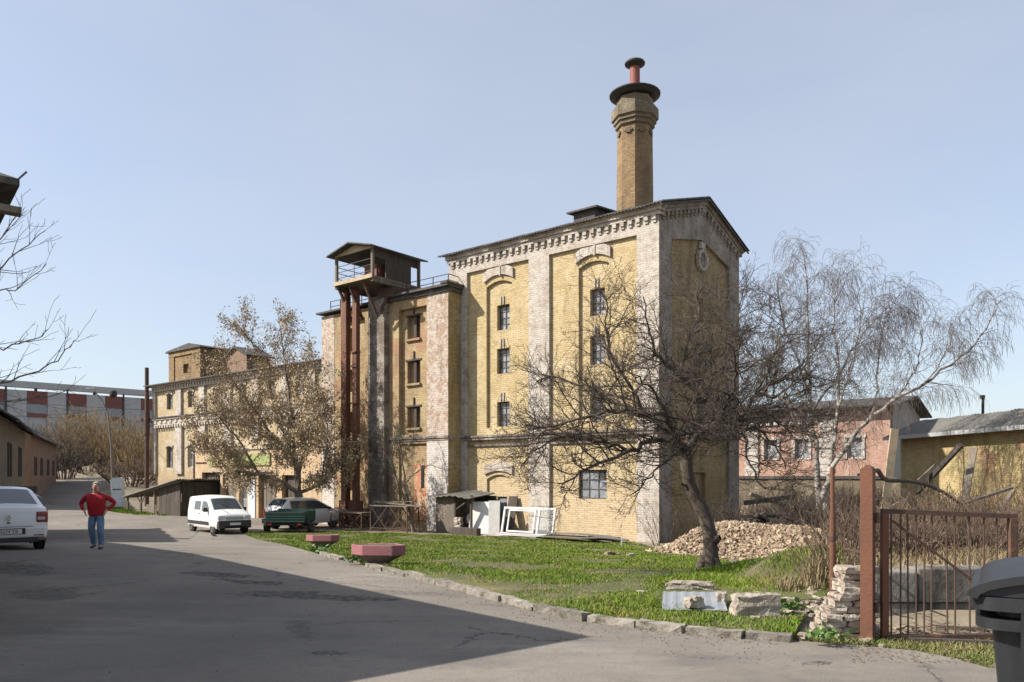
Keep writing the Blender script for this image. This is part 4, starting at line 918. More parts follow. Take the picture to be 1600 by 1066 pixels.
tree('seed_hung_tree', 'spreading tree hung with dry golden brown seed bunches behind the white cars', gb_, br, BARKG, TWIGG, 2, leaf=(v, f, LEAFD, 'seed_bunches'))

# ---- leaning bare sapling in front of the annexe
random.seed(44); sb = G(648, 832); D4 = sb.y; Sp = lambda px, py, dd=0: W(px, py, D4+dd)
cfP = {'rmin': .005, 1: dict(kids=lambda l: l*4, wander=.08, up=0, **{'from': .3}), 2: dict(n=5, kids=lambda l: l*8, wander=.14, up=.08, ang=(.4,1.0), len=(.4,1.3), r=.016, minz=-.2), 3: dict(n=4, kids=lambda l: l*4, wander=.18, up=.08, ang=(.4,1.1), len=(.25,.6), r=.007), 4: dict(n=3, kids=0, wander=.2, up=.05, ang=(.4,1.1), len=(.1,.3), r=.005)}
br = []
for P, r0 in (([sb-Vector((0,0,.2)), Sp(640,800), Sp(628,770), Sp(616,740), Sp(612,700), Sp(622,670)], .11), ([Sp(640,800), Sp(632,755,.2), Sp(628,715,.3), Sp(622,680,.3)], .08),
              ([Sp(632,755,.2), Sp(655,735,-.2), Sp(675,728,-.3), Sp(695,735,-.3)], .035), ([Sp(616,740), Sp(600,705,-.4), Sp(596,680,-.6)], .04), ([Sp(628,715,.3), Sp(642,690,.5), Sp(648,672,.6)], .03)):
    limb(br, P, r0, .012, cfP, 1)
tree('bare_sapling', 'slender leaning bare sapling standing before the pink annexe wall', sb, br, BARKG, TWIGD, 2)

# ---- young tree at the left edge, its twigs reach into the sky
random.seed(55); D5 = 6.9; lbse = Vector((-5.35, 6.75, zg(-5.35, 6.75))); Lp = lambda px, py, dd=0: W(px, py, D5+dd)
cfL = {'rmin': .0017, 1: dict(kids=lambda l: l*5, wander=.06, up=0, **{'from': .3}), 2: dict(n=6, kids=lambda l: l*6, wander=.1, up=.05, ang=(.3,.8), len=(.2,.55), r=.005, minz=-.3), 3: dict(n=4, kids=0, wander=.12, up=.05, ang=(.3,.9), len=(.08,.22), r=.0025)}
br = [(0, smooth_line([lbse-Vector((0,0,.1)), lbse+Vector((.02,0,1.0)), lbse+Vector((0,.05,2.0)), lbse+Vector((-.05,.1,3.2))], 4), [.06-.0035*i for i in range(13)])]
for P, r0 in (([lbse+Vector((0,0,2.1)), Lp(-60,455), Lp(-10,425), Lp(35,388), Lp(70,362)], .012), ([lbse+Vector((0,0,1.7)), Lp(-60,590), Lp(0,598), Lp(60,580), Lp(95,555), Lp(122,532)], .014),
              ([lbse+Vector((0,0,1.6)), Lp(-50,560), Lp(5,545), Lp(55,530), Lp(75,515)], .011), ([lbse+Vector((0,0,1.9)), Lp(-50,500), Lp(0,455), Lp(25,452), Lp(72,414)], .011),
              ([lbse+Vector((0,0,1.4)), Lp(-40,640), Lp(0,628), Lp(50,624), Lp(110,610)], .009), ([lbse+Vector((0,0,2.4)), Lp(-50,420), Lp(-5,380), Lp(20,345), Lp(30,335)], .009)):
    limb(br, P, r0, .0028, cfL, 1, wob=.008)
tree('young_bare_tree', 'thin bare young tree at the left edge with fine twigs against the sky', lbse, br, BARKG, TWIGD, 2)

# ---- thickets
def thicket(name, label, base, ns, h, spread, seed, m_, rmin=.006, group=None, dens=1.0, lean=(0,0), cat='bush', part='stems', f0=.25):
    random.seed(seed); br = []; base = Vector(base)
    cf = {'rmin': rmin, 1: dict(kids=lambda l: l*dens*5/max(1,h/2), wander=.07, up=.02, n=6, **{'from': f0}), 2: dict(n=5, kids=lambda l: l*dens*4/max(1,h/2), wander=.12, up=.1, ang=(.3,.8), len=(.25*h,.5*h), r=rmin*2.2), 3: dict(n=4, kids=0, wander=.15, up=.08, ang=(.3,.9), len=(.1*h,.25*h), r=rmin*1.2)}
    for i in range(ns):
        a = random.uniform(0, 2*math.pi); q = math.sqrt(random.random()); p = base + Vector((math.cos(a)*q*spread*.35, math.sin(a)*q*spread*.35, 0)); p.z = zg(p.x, p.y) - .05
        d = Vector((math.cos(a)*q*spread/h*.7 + lean[0], math.sin(a)*q*spread/h*.7 + lean[1], 1))
        grow(br, p, d, h*random.uniform(.6,1.05), rmin*4, 1, cf)
    t = thing(name, label, cat, (base.x, base.y, zg(base.x, base.y)), 0, group); v, f = twig_mesh(br, sides=3)
    np_mesh(part, v - np.array((base.x, base.y, zg(base.x, base.y))), f, m_, t, True); return t
# far bushes before the grey hall
for lab, px, d, h, sp, ns, m_, sd_ in (
    ('broad reddish bush beside the old roadside houses, leftmost below the grey hall', 75, 92, 5.2, 6, 44, TWIGR, 1),
    ('tall olive brown willow bush in the middle of the far thicket', 126, 88, 6.6, 4.5, 56, TWIGO, 2),
    ('tall olive brown willow bush just behind the leaning street lamp', 186, 84, 5.6, 4.5, 54, TWIGO, 3),
    ('reddish bare bush at the far left end of the brick wing', 222, 80, 4.6, 4, 40, TWIGO, 4),
    ('low dark purple bush at the foot of the far thicket by the grey cabinet', 205, 72, 2.6, 5, 44, TWIGR, 5),
    ('low dark bush above the pale earth heap', 140, 84, 2.8, 6, 44, TWIGD, 6),
    ('thin grey bush beyond the orange roadside house', 100, 78, 4.4, 3, 26, TWIGD, 7),
    ('bare bush at the left edge behind the shabby house roof', 25, 86, 5.2, 6, 40, TWIGR, 8)):
    thicket('bare_bush', lab, ((px-800)/F*d, d, 0), ns, h, sp, sd_, m_, rmin=.016, dens=1.1)
# scrub behind the gate and at the building corner
q = G(1040, 852); thicket('corner_bush', 'spindly bare bush at the near corner of the malt house', (q.x, q.y-.3, 0), 16, 1.9, 1.6, 31, TWIGD, rmin=.004, dens=.7)
for lab, x, y, h, sp, ns, m_, sd_ in (
    ('brown bramble left of the concrete wall, behind the brick pier', 4.6, 10.6, .8, 1.2, 50, TWIGR, 53),
    ('grey brown bramble in front of the yellow shed, right of the planks', 10.6, 15.6, 1.5, 2.2, 60, TWIGR, 54),
    ('brown thorn scrub right behind the arching branch', 8.2, 14.6, 1.2, 1.9, 50, TWIGD, 55),
    ('tangled brown scrub directly behind the gate leaf, above the concrete wall', 5.4, 10.8, .85, 1.4, 74, TWIGR, 41),
    ('tangled brown scrub at the right end of the concrete wall', 7.0, 11.8, 1.0, 1.7, 74, TWIGR, 42),
    ('tall thin scrub in front of the broken timbers', 9.0, 16.6, 1.7, 2.4, 48, TWIGR, 43),
    ('tall thin scrub at the right edge against the yellow wall', 11.8, 19.0, 1.9, 2.6, 48, TWIGO, 44),
    ('dark scrub between the brick heap and the pink house', 11.5, 29.0, 2.3, 3.2, 60, TWIGD, 45),
    ('bare scrub under the birches behind the rusty pipe post', 7.6, 16.8, .95, 1.8, 44, TWIGG, 46),
    ('grey scrub at the left foot of the yellow shed', 15.4, 29.0, 2.0, 3.0, 50, TWIGD, 47),
    ('low brown scrub at the foot of the brick retaining wall, left part', 14.5, 37.0, 2.2, 3.4, 60, TWIGR, 48),
    ('brown scrub before the retaining wall under the pink house corner', 18.0, 41.0, 2.3, 3.4, 60, TWIGD, 49),
    ('straw coloured scrub between the birches and the leaning planks', 12.6, 23.5, 1.7, 2.4, 46, TWIGG, 50),
    ('thin brown scrub just left of the leaning grey plank', 9.2, 13.6, 1.35, 1.8, 44, TWIGR, 51),
    ('thorny dark scrub behind the brick heap, near the gable', 9.5, 31.5, 2.0, 2.6, 50, TWIGD, 52)):
    thicket('scrub', lab, (x, y, 0), ns, h, sp, sd_, m_, rmin=.0035 if y < 14 else .006, dens=1.2)
# dry grass tuft by the brick pier
def tuft(label, p, n, h, sp, seed, m_, name='dry_grass_tuft', cat='grass tuft'):
    r_ = np.random.default_rng(seed); t = thing(name, label, cat, p)
    a = r_.uniform(0, 2*np.pi, n); q = np.sqrt(r_.random(n))*sp; b = np.stack([np.cos(a)*q, np.sin(a)*q, np.zeros(n)-.03], 1)
    az = r_.uniform(0, 2*np.pi, n); ln_ = r_.uniform(.15,.55,n); H = h*r_.uniform(.5,1.1,n); D = np.stack([np.cos(az)*ln_, np.sin(az)*ln_, np.ones(n)], 1)*H[:,None]
    w_ = np.stack([-np.sin(az), np.cos(az), np.zeros(n)], 1)*.006; mid = b + D*.55 + np.array([0,0,.04]); tip = b + D*np.array([1.25,1.25,.92])
    v = np.stack([b-w_, b+w_, mid+w_*.8, mid-w_*.8, tip], 1).reshape(-1,3); k = np.arange(n)[:,None]*5
    f = np.concatenate([k+np.array([[0,1,2]]), k+np.array([[0,2,3]]), k+np.array([[3,2,4]])], 1).reshape(-1,3); np_mesh('blades', v, f, m_, t); return t
for lab, px, py, n, h, sp in (('long straw coloured grass tuft hanging over the brick pier', 1290, 912, 260, .42, .30), ('straw grass tuft at the foot of the rusty pipe post', 1300, 893, 220, .36, .30), ('small yellowed tuft on the lawn edge before the brick pier', 1245, 925, 200, .3, .3)):
    tuft(lab, G(px, py, .05), n, h, sp, px, DRYST)

# ---- grass of the lawn, thin and patchy
GRASS = M('spring_grass', (.135,.205,.022), (.10,.165,.018), .9, .75, c3=(.25,.235,.06), s3=1.6, lo3=.5, hi3=.68, isl=.35, spec=.12)
def grass(name, poly, n, up, hmin, hmax, m_, seed, bias=1.0, thin=None):
    r_ = np.random.default_rng(seed); P = np.array(poly); lo, hi = P.min(0), P.max(0); pts = []
    m = n*6; y = lo[1] + (hi[1]-lo[1])*r_.random(m)**(1.0+bias); x = r_.uniform(lo[0], hi[0], m)
    ins = np.zeros(m, bool); j = len(P)-1
    for i in range(len(P)):
        c = ((P[i,1] > y) != (P[j,1] > y)) & (x < (P[j,0]-P[i,0])*(y-P[i,1])/(P[j,1]-P[i,1]+1e-12)+P[i,0]); ins ^= c; j = i
    x, y = x[ins], y[ins]
    pn = np.sin(x*1.9+1.3*np.sin(y*1.1))+np.sin(y*1.5+x*.7)+np.sin(x*4.1-y*2.3)*.6
    keep = r_.random(len(x)) < np.clip(.52+.40*pn, .05, 1)
    if thin is not None: keep &= thin(x, y, r_)
    x, y = x[keep][:n], y[keep][:n]; k = len(x); z = np.array([zg(a, b) for a, b in zip(x, y)]) + (np.array([up(b) for b in y]) if callable(up) else up) - .01
    sc = np.clip(y/14, .8, 2.0); h = r_.uniform(hmin, hmax, k)*(1+.25*np.clip(pn[keep][:n], -1, 2))*np.clip(sc, 1, 1.5); az = r_.uniform(0, 2*np.pi, k); ln_ = r_.uniform(.1,.9,k)
    b = np.stack([x, y, z], 1); D = np.stack([np.cos(az)*ln_, np.sin(az)*ln_, np.ones(k)], 1)*h[:,None]
    a2 = r_.uniform(0, np.pi, k); w_ = np.stack([np.cos(a2), np.sin(a2), np.zeros(k)], 1)*(.007*sc)[:,None]
    v = np.stack([b-w_, b+w_, b+D*.55+w_*.7, b+D*.55-w_*.7, b+D*np.array([1.2,1.2,.9])], 1).reshape(-1,3); q = np.arange(k)[:,None]*5
    f = np.concatenate([q+np.array([[0,1,2]]), q+np.array([[0,2,3]]), q+np.array([[3,2,4]])], 1).reshape(-1,3)
    return tag(np_mesh(name, v, f, m_), kind='stuff')
bare = G(915, 928); pitc = G(1082, 945)
def thin_lawn(x, y, r_):
    d = np.hypot((x-bare.x)/.8, (y-bare.y)/.45); pit = (np.abs(x-pitc.x) < .55) & (np.abs(y-pitc.y) < .6); return ((d > 1) | (r_.random(len(x)) < .15)) & ~pit
grass('grass', LAWN, 200000, LUP, .018, .055, GRASS, 3, .55, thin_lawn)
grass('dead_grass', LAWN, 26000, LUP, .015, .06, DRYST, 9, .5)
VERGE = [(G(*p).x, G(*p).y) for p in ((1240,1004),(1345,1012),(1430,1020),(1495,1033),(1545,1046),(1560,1030),(1545,1004),(1400,1003),(1330,995),(1262,985))]
DRYG = M('sparse_verge_grass', (.10,.13,.025), (.22,.19,.075), 3, .8, isl=.3)
grass('verge_grass', VERGE, 4500, .0, .02, .07, DRYG, 4, .0)
BANK = [(3.3,9.2),(6.5,9.2),(9.5,13),(10,21),(7,21.5),(6.6,17),(4.2,14.5)]
grass('bank_grass', BANK, 16000, .0, .05, .18, DRYST, 6, .2)
grass('corner_grass', [(1.6,9.2),(4.0,9.0),(5.2,12.5),(5.4,15.5),(3.0,15.5),(2.0,12)], 14000, .085, .03, .09, GRASS, 8, .1)
WINGV = [fc(-44,-4.6), fc(-36.5,-4.4), fc(-35,-3.6), fc(-44,-3.2)]
grass('wing_grass', WINGV, 6000, .0, .05, .14, GRASS, 5, .0)
# ------------------------------------------------------------------ vehicles
def paint(name, c, rough=.35, dirt=.25):
    m, t, b = new_mat(name, rough); v = coord(t); b.inputs['Coat Weight'].default_value = .5; b.inputs['Coat Roughness'].default_value = .12
    sp = t.nodes.new('ShaderNodeSeparateXYZ'); t.links.new(v, sp.inputs[0])
    dz = math_n(t, 'MULTIPLY', ramp(t, math_n(t, 'ADD', sp.outputs[2], math_n(t, 'MULTIPLY', noise(t, v, 3, 4, .6), .5)), 1.0, .45), dirt*1.6)
    t.links.new(mixc(t, dz, c, (.23,.20,.16)), b.inputs['Base Color'])
    t.links.new(math_n(t, 'ADD', dz, rough), b.inputs['Roughness']); return m
WHITEP = paint('white_car_paint', (.72,.72,.71)); WHITEV = paint('white_van_paint', (.74,.74,.73)); DARKP = paint('dark_car_paint', (.03,.04,.045)); SILV = paint('off_white_paint', (.66,.65,.63))
BLKPL = M('black_plastic', (.022,.022,.023), (.035,.034,.033), 6, .6); TYRE = M('tyre_rubber', (.016,.016,.016), (.03,.028,.026), 8, .9); RIM = M('wheel_rim', (.42,.42,.42), (.3,.3,.3), 6, .35, metal=.8)
m, t, b = new_mat('car_glass', .04); b.inputs['Base Color'].default_value = (.05,.06,.065,1); b.inputs['Specular IOR Level'].default_value = .9; CGL = m  # base colour lifted to stand in for reflections on the car windows
REDL = M('red_lamp_lens', (.30,.012,.012), (.18,.01,.01), 30, .2, coat=.8); CLEARL = M('clear_lamp_lens', (.55,.56,.58), (.35,.36,.38), 25, .12, coat=.8); PLATE = M('number_plate', (.62,.62,.58), (.55,.55,.52), 8, .5); INK = M('black_lettering', (.01,.01,.012), rough=.6); CHROME = M('chrome_trim', (.6,.6,.6), rough=.15, metal=1); YELP = M('amber_strip', (.5,.35,.05), rough=.5)
class Car:
    """loft of a car body: top outline along x, half width over x and z, rounded shoulders"""
    def __init__(s, top, W_, zb, fz, xr, xf, r=.09):
        s.top, s.W, s.zb, s.fz, s.xr, s.xf, s.r = top, W_, zb, fz, xr, xf, r
    def zt(s, x): return float(np.interp(x, [p[0] for p in s.top], [p[1] for p in s.top]))
    def hw(s, x, z):
        u = (x - (s.xr+s.xf)/2)/((s.xf-s.xr)/2); e = max(0, abs(u)-.72)/.28
        return s.W*(1-.12*e**2.2)*float(np.interp(z, [p[0] for p in s.fz], [p[1] for p in s.fz]))
    def ring(s, x, shrink=0):
        zt = s.zt(x) - shrink; zb = s.zb(x) + shrink*.7; P = []; r = min(s.r, (zt-zb)*.3)
        for i in range(11):
            z = zb + (zt-r-zb)*i/10; P.append((s.hw(x, z)-shrink*.6, z))
        w = P[-1][0]
        for i in range(1, 5):
            a = math.pi/2*i/4; P.append((w - r*1.3*(1-math.cos(a)), zt - r + r*math.sin(a)))
        w = P[-1][0]
        for i in range(1, 5): P.append((w*(1-i/4), zt + .035*(1-(1-i/4)**2)))
        return [(y, z) for y, z in P] + [(-y, z) for y, z in P[-2::-1]]
    def body(s, name, mat_, parent, n=56):
        xs = [s.xr + (s.xf-s.xr)*i/n for i in range(n+1)]; vs = []; mb = MB()
        st = [(s.xr+.0, .06)] + [(s.xr+.03, .015)] + [(x, 0) for x in xs[1:-1]] + [(s.xf-.03, .015)] + [(s.xf, .06)]
        rings = [[(x, y, z) for y, z in s.ring(x, sh)] for x, sh in st]; k = len(rings[0])
        vs = [p for r_ in rings for p in r_]; fs = [(i*k+j, i*k+j+1, (i+1)*k+j+1, (i+1)*k+j) for i in range(len(rings)-1) for j in range(k-1)]
        fs += [tuple(range(k-1,-1,-1)), tuple((len(rings)-1)*k+j for j in range(k))] + [(i*k+k-1, i*k, (i+1)*k, (i+1)*k+k-1) for i in range(len(rings)-1)]
        mb.add(vs, fs); o = mb.build(name, mat_, parent, smooth=True)
        try:
            e = o.modifiers.new('split', 'EDGE_SPLIT'); e.split_angle = R(50)
        except Exception: pass
        return o
    def side(s, name, x0, x1, z0, z1, mat_, parent, both=True, off=.008, n=8, only=None):
        f0 = z0 if callable(z0) else (lambda x: z0); f1 = z1 if callable(z1) else (lambda x: z1); out = []
        for sg in ((1,-1) if only is None else (only,)):
            mb = MB(); vs = []
            for i in range(n+1):
                x = x0 + (x1-x0)*i/n
                for j in range(5): z = f0(x) + (f1(x)-f0(x))*j/4; vs.append((x, sg*(s.hw(x, z)+off), z))
            mb.add(vs, [(i*5+j, (i+1)*5+j, (i+1)*5+j+1, i*5+j+1) for i in range(n) for j in range(4)]); out.append(mb.build(name, mat_, parent, smooth=True))
        return out
    def over(s, name, xa, xb, fr, mat_, parent, off=.01, n=8, dip=.0):
        """panel on the top outline between two stations (screen, rear window)"""
        mb = MB(); vs = []
        dx, dz = xb-xa, s.zt(xb)-s.zt(xa); L_ = math.hypot(dx, dz); nx, nz = -dz/L_, dx/L_
        if nz < 0: nx, nz = -nx, -nz
        for i in range(n+1):
            x = xa + dx*i/n; w = (s.hw(x, s.zt(x)-s.r) - s.r*1.1)*fr
            for j in range(9):
                u = -1 + j/4; vs.append((x+nx*off, u*w, s.zt(x) + .03*(1-u*u) + nz*off))
        mb.add(vs, [(i*9+j, i*9+j+1, (i+1)*9+j+1, (i+1)*9+j) for i in range(n) for j in range(8)]); return mb.build(name, mat_, parent, smooth=True)
    def end(s, name, front, y0, y1, z0, z1, mat_, parent, off=.012, th=.03, bevel=.0):
        """plate-like piece on the flat front or tail"""
        x = s.xf if front else s.xr; sg = 1 if front else -1; mb = MB()
        mb.box(min(x+sg*off, x-sg*th), max(x+sg*off, x-sg*th), y0, y1, z0, z1); return mb.build(name, mat_, parent, bevel=bevel)
def wheels(parent, xs, y, r, w_=.2):
    for x in xs:
        for sg in (1, -1):
            mb = MB(); yo = sg*y
            a = MB(); a.lathe((0,0,0), [(r*1.18,-.004),(r*1.18,.004)], 24)
            a.v = [(x+p[0], yo+sg*(p[2]-.012), r+.03+p[1]) for p in a.v]; a.build('wheel_arch', BLKPL, parent)
            tb = MB(); tb.lathe((0,0,0), [(r*.62,0),(r*.9,0),(r,.025),(r,w_-.025),(r*.9,w_),(r*.62,w_)], 28)
            tb.v = [(x+p[0], yo+sg*(.015-w_+p[2]), r+p[1]) for p in tb.v]; wh = tb.build('wheel', TYRE, parent, smooth=False)
            rb_ = MB(); rb_.lathe((0,0,0), [(r*.64,-.01),(r*.64,.005),(r*.5,-.02),(r*.18,-.005),(r*.1,.0)], 20)
            for k in range(5):
                an = k*2*math.pi/5; rb_.obox((r*.36*math.cos(an), r*.36*math.sin(an), -.006), r*.5, r*.16, .02, (0,0,an))
            rb_.v = [(x+p[0], yo+sg*(.012+p[2]), r+p[1]) for p in rb_.v]; rb_.build('rim', RIM, wh)
def place_car(name, label, cat, X, Y, ang):
    z = zg(X, Y) + .02; return thing(name, label, cat, (X, Y, z), ang)

# white saloon at the left edge, seen from behind
c = place_car('saloon_car', 'white saloon car parked at the left edge, its tail towards the viewer', 'car', -11.72-.636*2.17, 18.0+.77*2.17, rl := math.atan2(.77,-.636))
cb = Car([(-2.17,.98),(-2.12,1.06),(-1.5,1.10),(-.75,1.47),(-.3,1.52),(.3,1.50),(1.15,1.02),(2.0,.82),(2.17,.66)], .865, lambda x: .26 if abs(x) < 1.9 else .34, [(.2,.93),(.45,.985),(.75,1.0),(.98,.97),(1.5,.74)], -2.17, 2.17)
cb.body('body', WHITEP, c); cb.over('rear_window', -1.47, -.78, .93, CGL, c); cb.over('windscreen', 1.12, .34, .94, CGL, c)
cb.side('side_window', -.95, .8, 1.02, lambda x: min(cb.zt(x)-.10, 1.42), CGL, c)
wheels(c, (-1.3, 1.3), .82, .305)
for sg in (1, -1):
    tl = cb.end('tail_light', False, min(sg*.545,sg*.80), max(sg*.545,sg*.80), .70, .965, REDL, c, off=.015, th=.22, bevel=.035)
    mb = MB(); mb.box(-2.193,-2.18, min(sg*.58,sg*.73), max(sg*.58,sg*.73), .77, .84); mb.build('reversing_lens', CLEARL, tl)
cb.end('rear_bumper', False, -.74, .74, .36, .60, WHITEP, c, off=.045, bevel=.03); cb.end('boot_seam', False, -.5, .5, .615, .625, BLKPL, c, off=.008)
cb.end('plate_recess', False, -.33, .33, .44, .585, BLKPL, c, off=.050); pl = cb.end('number_plate', False, -.26, .26, .455, .565, PLATE, c, off=.056)
text_obj('plate_text', '5634 TB', .105, INK, pl, (-2.228,0,.51), (R(90),0,R(-90)))
cb.end('diffuser', False, -.6, .6, .25, .36, BLKPL, c, off=.03); cb.end('reflector', False, -.70, -.5, .40, .425, REDL, c, off=.05); cb.end('reflector', False, .5, .70, .40, .425, REDL, c, off=.05)
mb = MB()
for p, q in (((0,.90),(.045,.835)),((.045,.835),(0,.77)),((0,.77),(-.045,.835)),((-.045,.835),(0,.90))): mb.bar((-2.20,p[0],p[1]),(-2.20,q[0],q[1]),.018,.03)
mb.build('badge', CHROME, c); mb = MB(); mb.box(-2.19,-2.17,-.03,.03,.70,.73); mb.build('boot_handle', BLKPL, c)
mb = MB(); mb.cyl((-2.16,-.45,.24),(-2.0,-.45,.24),.03); mb.build('exhaust', RUSTD, c)
# dark car in front of it
c = place_car('hatchback_car', 'dark car parked in front of the white saloon, one red tail light showing', 'car', -15.45-.636*1.9, 24.2+.77*1.9, rl)
cb = Car([(-1.95,1.0),(-1.85,1.15),(-1.55,1.52),(-.5,1.60),(.2,1.57),(1.0,1.08),(1.85,.86),(1.95,.66)], .85, lambda x: .27, [(.2,.93),(.45,.985),(.75,1.0),(1.0,.97),(1.6,.76)], -1.95, 1.95)
cb.body('body', DARKP, c); cb.over('rear_window', -1.83, -1.57, .9, CGL, c); cb.over('windscreen', .98, .24, .94, CGL, c); cb.side('side_window', -1.4, .7, 1.06, lambda x: min(cb.zt(x)-.1, 1.48), CGL, c); wheels(c, (-1.25,1.2), .81, .3)
cb.end('rear_bumper', False, -.74, .74, .34, .6, BLKPL, c, off=.04, bevel=.03)
for sg in (1,-1): cb.end('tail_light', False, min(sg*.6,sg*.78), max(sg*.6,sg*.78), .72, 1.12, REDL, c, off=.03)
cb.end('number_plate', False, -.26, .26, .62, .73, PLATE, c)

# white panel van facing us
vx, vy = W(363, 830, 37.2).x, 37.2
c = place_car('panel_van', 'white panel van with black bumper facing the viewer beside the lawn tip', 'van', vx-.67*1.75, vy+.74*1.75, math.atan2(-.74,.67))
cb = Car([(-2.05,1.60),(-1.9,1.74),(-.9,1.80),(.2,1.79),(.55,1.70),(1.28,1.13),(1.45,1.08),(1.95,.92),(2.06,.74)], .86, lambda x: .28, [(.2,.93),(.45,.985),(.8,1.0),(1.05,.985),(1.75,.85)], -2.05, 2.06, r=.11)
cb.body('body', WHITEV, c); cb.over('windscreen', 1.26, .60, .95, CGL, c)
cb.side('front_side_window', .05, .95, 1.08, lambda x: min(cb.zt(x)-.13, 1.55), CGL, c); cb.side('rear_side_window', -.95, -.15, 1.12, 1.55, CGL, c)
cb.side('side_moulding', -1.9, 1.0, .42, .58, BLKPL, c, off=.02); wheels(c, (-1.35,1.38), .815, .31)
cb.end('front_bumper', True, -.80, .80, .28, .66, BLKPL, c, off=.06, th=.25, bevel=.05); cb.end('grille', True, -.42, .42, .70, .84, BLKPL, c, off=.02, th=.06); 
mb = MB(); 
for k in range(3): mb.box(2.07,2.09,-.42,.42,.715+k*.045,.733+k*.045)
mb.build('grille_bars', WHITEV, c)
for sg in (1,-1):
    cb.end('headlight', True, min(sg*.46,sg*.80), max(sg*.46,sg*.80), .68, .90, CLEARL, c, off=.0, th=.28, bevel=.04)
    mb = MB(); mb.box(.80,.92,min(sg*.86,sg*1.06),max(sg*.86,sg*1.06),1.05,1.25); mb.build('mirror', BLKPL, c, bevel=.03)
    cb.side('door_seam', -.06, -.04, .5, 1.6, BLKPL, c, only=sg, off=.004, n=1); cb.side('door_handle', -.28, -.12, .93, .97, BLKPL, c, only=sg, off=.025, n=1)
pl = cb.end('number_plate', True, -.26, .26, .44, .55, PLATE, c, off=.07)
mb = MB(); mb.bar((2.09,-.3,1.0),(1.3,-.3,1.16),.012); mb.bar((1.30,.2,1.17),(.95,-.25,1.44),.018); mb.build('wipers', BLKPL, c)
cb.end('lower_intake', True, -.5, .5, .3, .4, DARK, c, off=.065)

# white people carrier behind, tail to the left
hd = Vector((.56,.83)); rx, ry = W(428, 826, 40.3).x, 40.3
c = place_car('people_carrier', 'white people carrier parked nose to the wall behind the green trailer', 'car', rx+hd.x*2.05, ry+hd.y*2.05, math.atan2(hd.y,hd.x))
cb = Car([(-2.1,1.02),(-2.0,1.2),(-1.62,1.60),(-.6,1.66),(.2,1.60),(1.25,1.08),(1.6,.96),(2.05,.78),(2.12,.62)], .86, lambda x: .27, [(.2,.93),(.45,.985),(.78,1.0),(1.02,.97),(1.6,.78)], -2.1, 2.12)
cb.body('body', SILV, c); cb.over('rear_window', -1.96, -1.66, .9, CGL, c); cb.over('windscreen', 1.2, .26, .94, CGL, c); cb.side('side_window', -1.6, .95, 1.05, lambda x: min(cb.zt(x)-.1, 1.5), CGL, c)
wheels(c, (-1.35,1.32), .815, .31)
for sg in (1,-1): cb.end('tail_light', False, min(sg*.66,sg*.82), max(sg*.66,sg*.82), .68, 1.05, REDL, c, off=.03, th=.2)
cb.end('plate_recess', False, -.34, .34, .76, .95, BLKPL, c); cb.end('number_plate', False, -.27, .27, .79, .9, PLATE, c, off=.02); cb.end('rear_bumper', False, -.8, .8, .34, .62, SILV, c, off=.05, bevel=.03); cb.end('bumper_strip', False, -.8, .8, .6, .64, BLKPL, c, off=.06)
for sg in (1,-1):
    cb.side('door_seam', -.02, .0, .4, 1.05, BLKPL, c, only=sg, off=.004, n=1)
    mb = MB(); mb.box(.85,.97,min(sg*.86,sg*1.04),max(sg*.86,sg*1.04),1.0,1.14); mb.build('mirror', BLKPL, c, bevel=.03)

# green box trailer, tipped a little
tp = W(453, 828, 38.6); tz = zg(tp.x, tp.y)
c = thing('box_trailer', 'dark green ribbed box trailer tipped forward on its two wheels', 'trailer', (tp.x, tp.y, tz+.02), R(-4))
GRN = M('dark_green_paint', (.022,.085,.065), (.03,.065,.05), 2, .6, c3=(.09,.07,.05), s3=4, lo3=.6, hi3=.75)
mb = MB(); mb.box(-.98,.98,-.72,-.68,.5,1.0); mb.box(-.98,.98,.95,.99,.62,1.12); mb.box(-.98,-.94,-.68,.95,.55,1.05); mb.box(.94,.98,-.68,.95,.55,1.05); mb.box(-.94,.94,-.68,.95,.5,.55)
for k in range(4): mb.box(-1.0,1.0,-.75,-.721,.55+k*.125,.59+k*.125)
mb.build('box', GRN, c)
mb = MB(); mb.tube([(-.97,-.74,1.01),(.97,-.74,1.01)],[.025,.025],8); mb.box(-.9,.9,-.6,.9,.36,.46); mb.bar((-.95,.1,.36),(.95,.1,.36),.09); mb.bar((0,.9,.42),(0,2.2,.42),.07); mb.build('chassis', BLKPL, c)
for sg in (1,-1):
    tb = MB(); r = .31; tb.lathe((0,0,0), [(r*.6,0),(r*.92,0),(r,.03),(r,.15),(r*.92,.18),(r*.6,.18)], 24); tb.v = [(sg*1.10+(p[2]-.09), -.15+p[0], r+p[1]) for p in tb.v]; wh = tb.build('wheel', TYRE, c)
    tb = MB(); tb.lathe((0,0,0), [(r*.62,-.01),(r*.62,.19),(r*.1,.14)], 18); tb.v = [(sg*1.10+(p[2]-.09), -.15+p[0], r+p[1]) for p in tb.v]; tb.build('rim', RIM, wh)
    mb = MB(); mb.box(sg*1.10-.13, sg*1.10+.13, -.5,.2,.66,.69); mb.box(sg*1.10-.13,sg*1.10+.13,-.53,-.50,.45,.69); mb.build('mudguard', BLKPL, c)
    mb = MB(); mb.box(sg*.75-.1,sg*.75+.1,-.78,-.755,.38,.46); mb.build('tail_light', REDL, c)

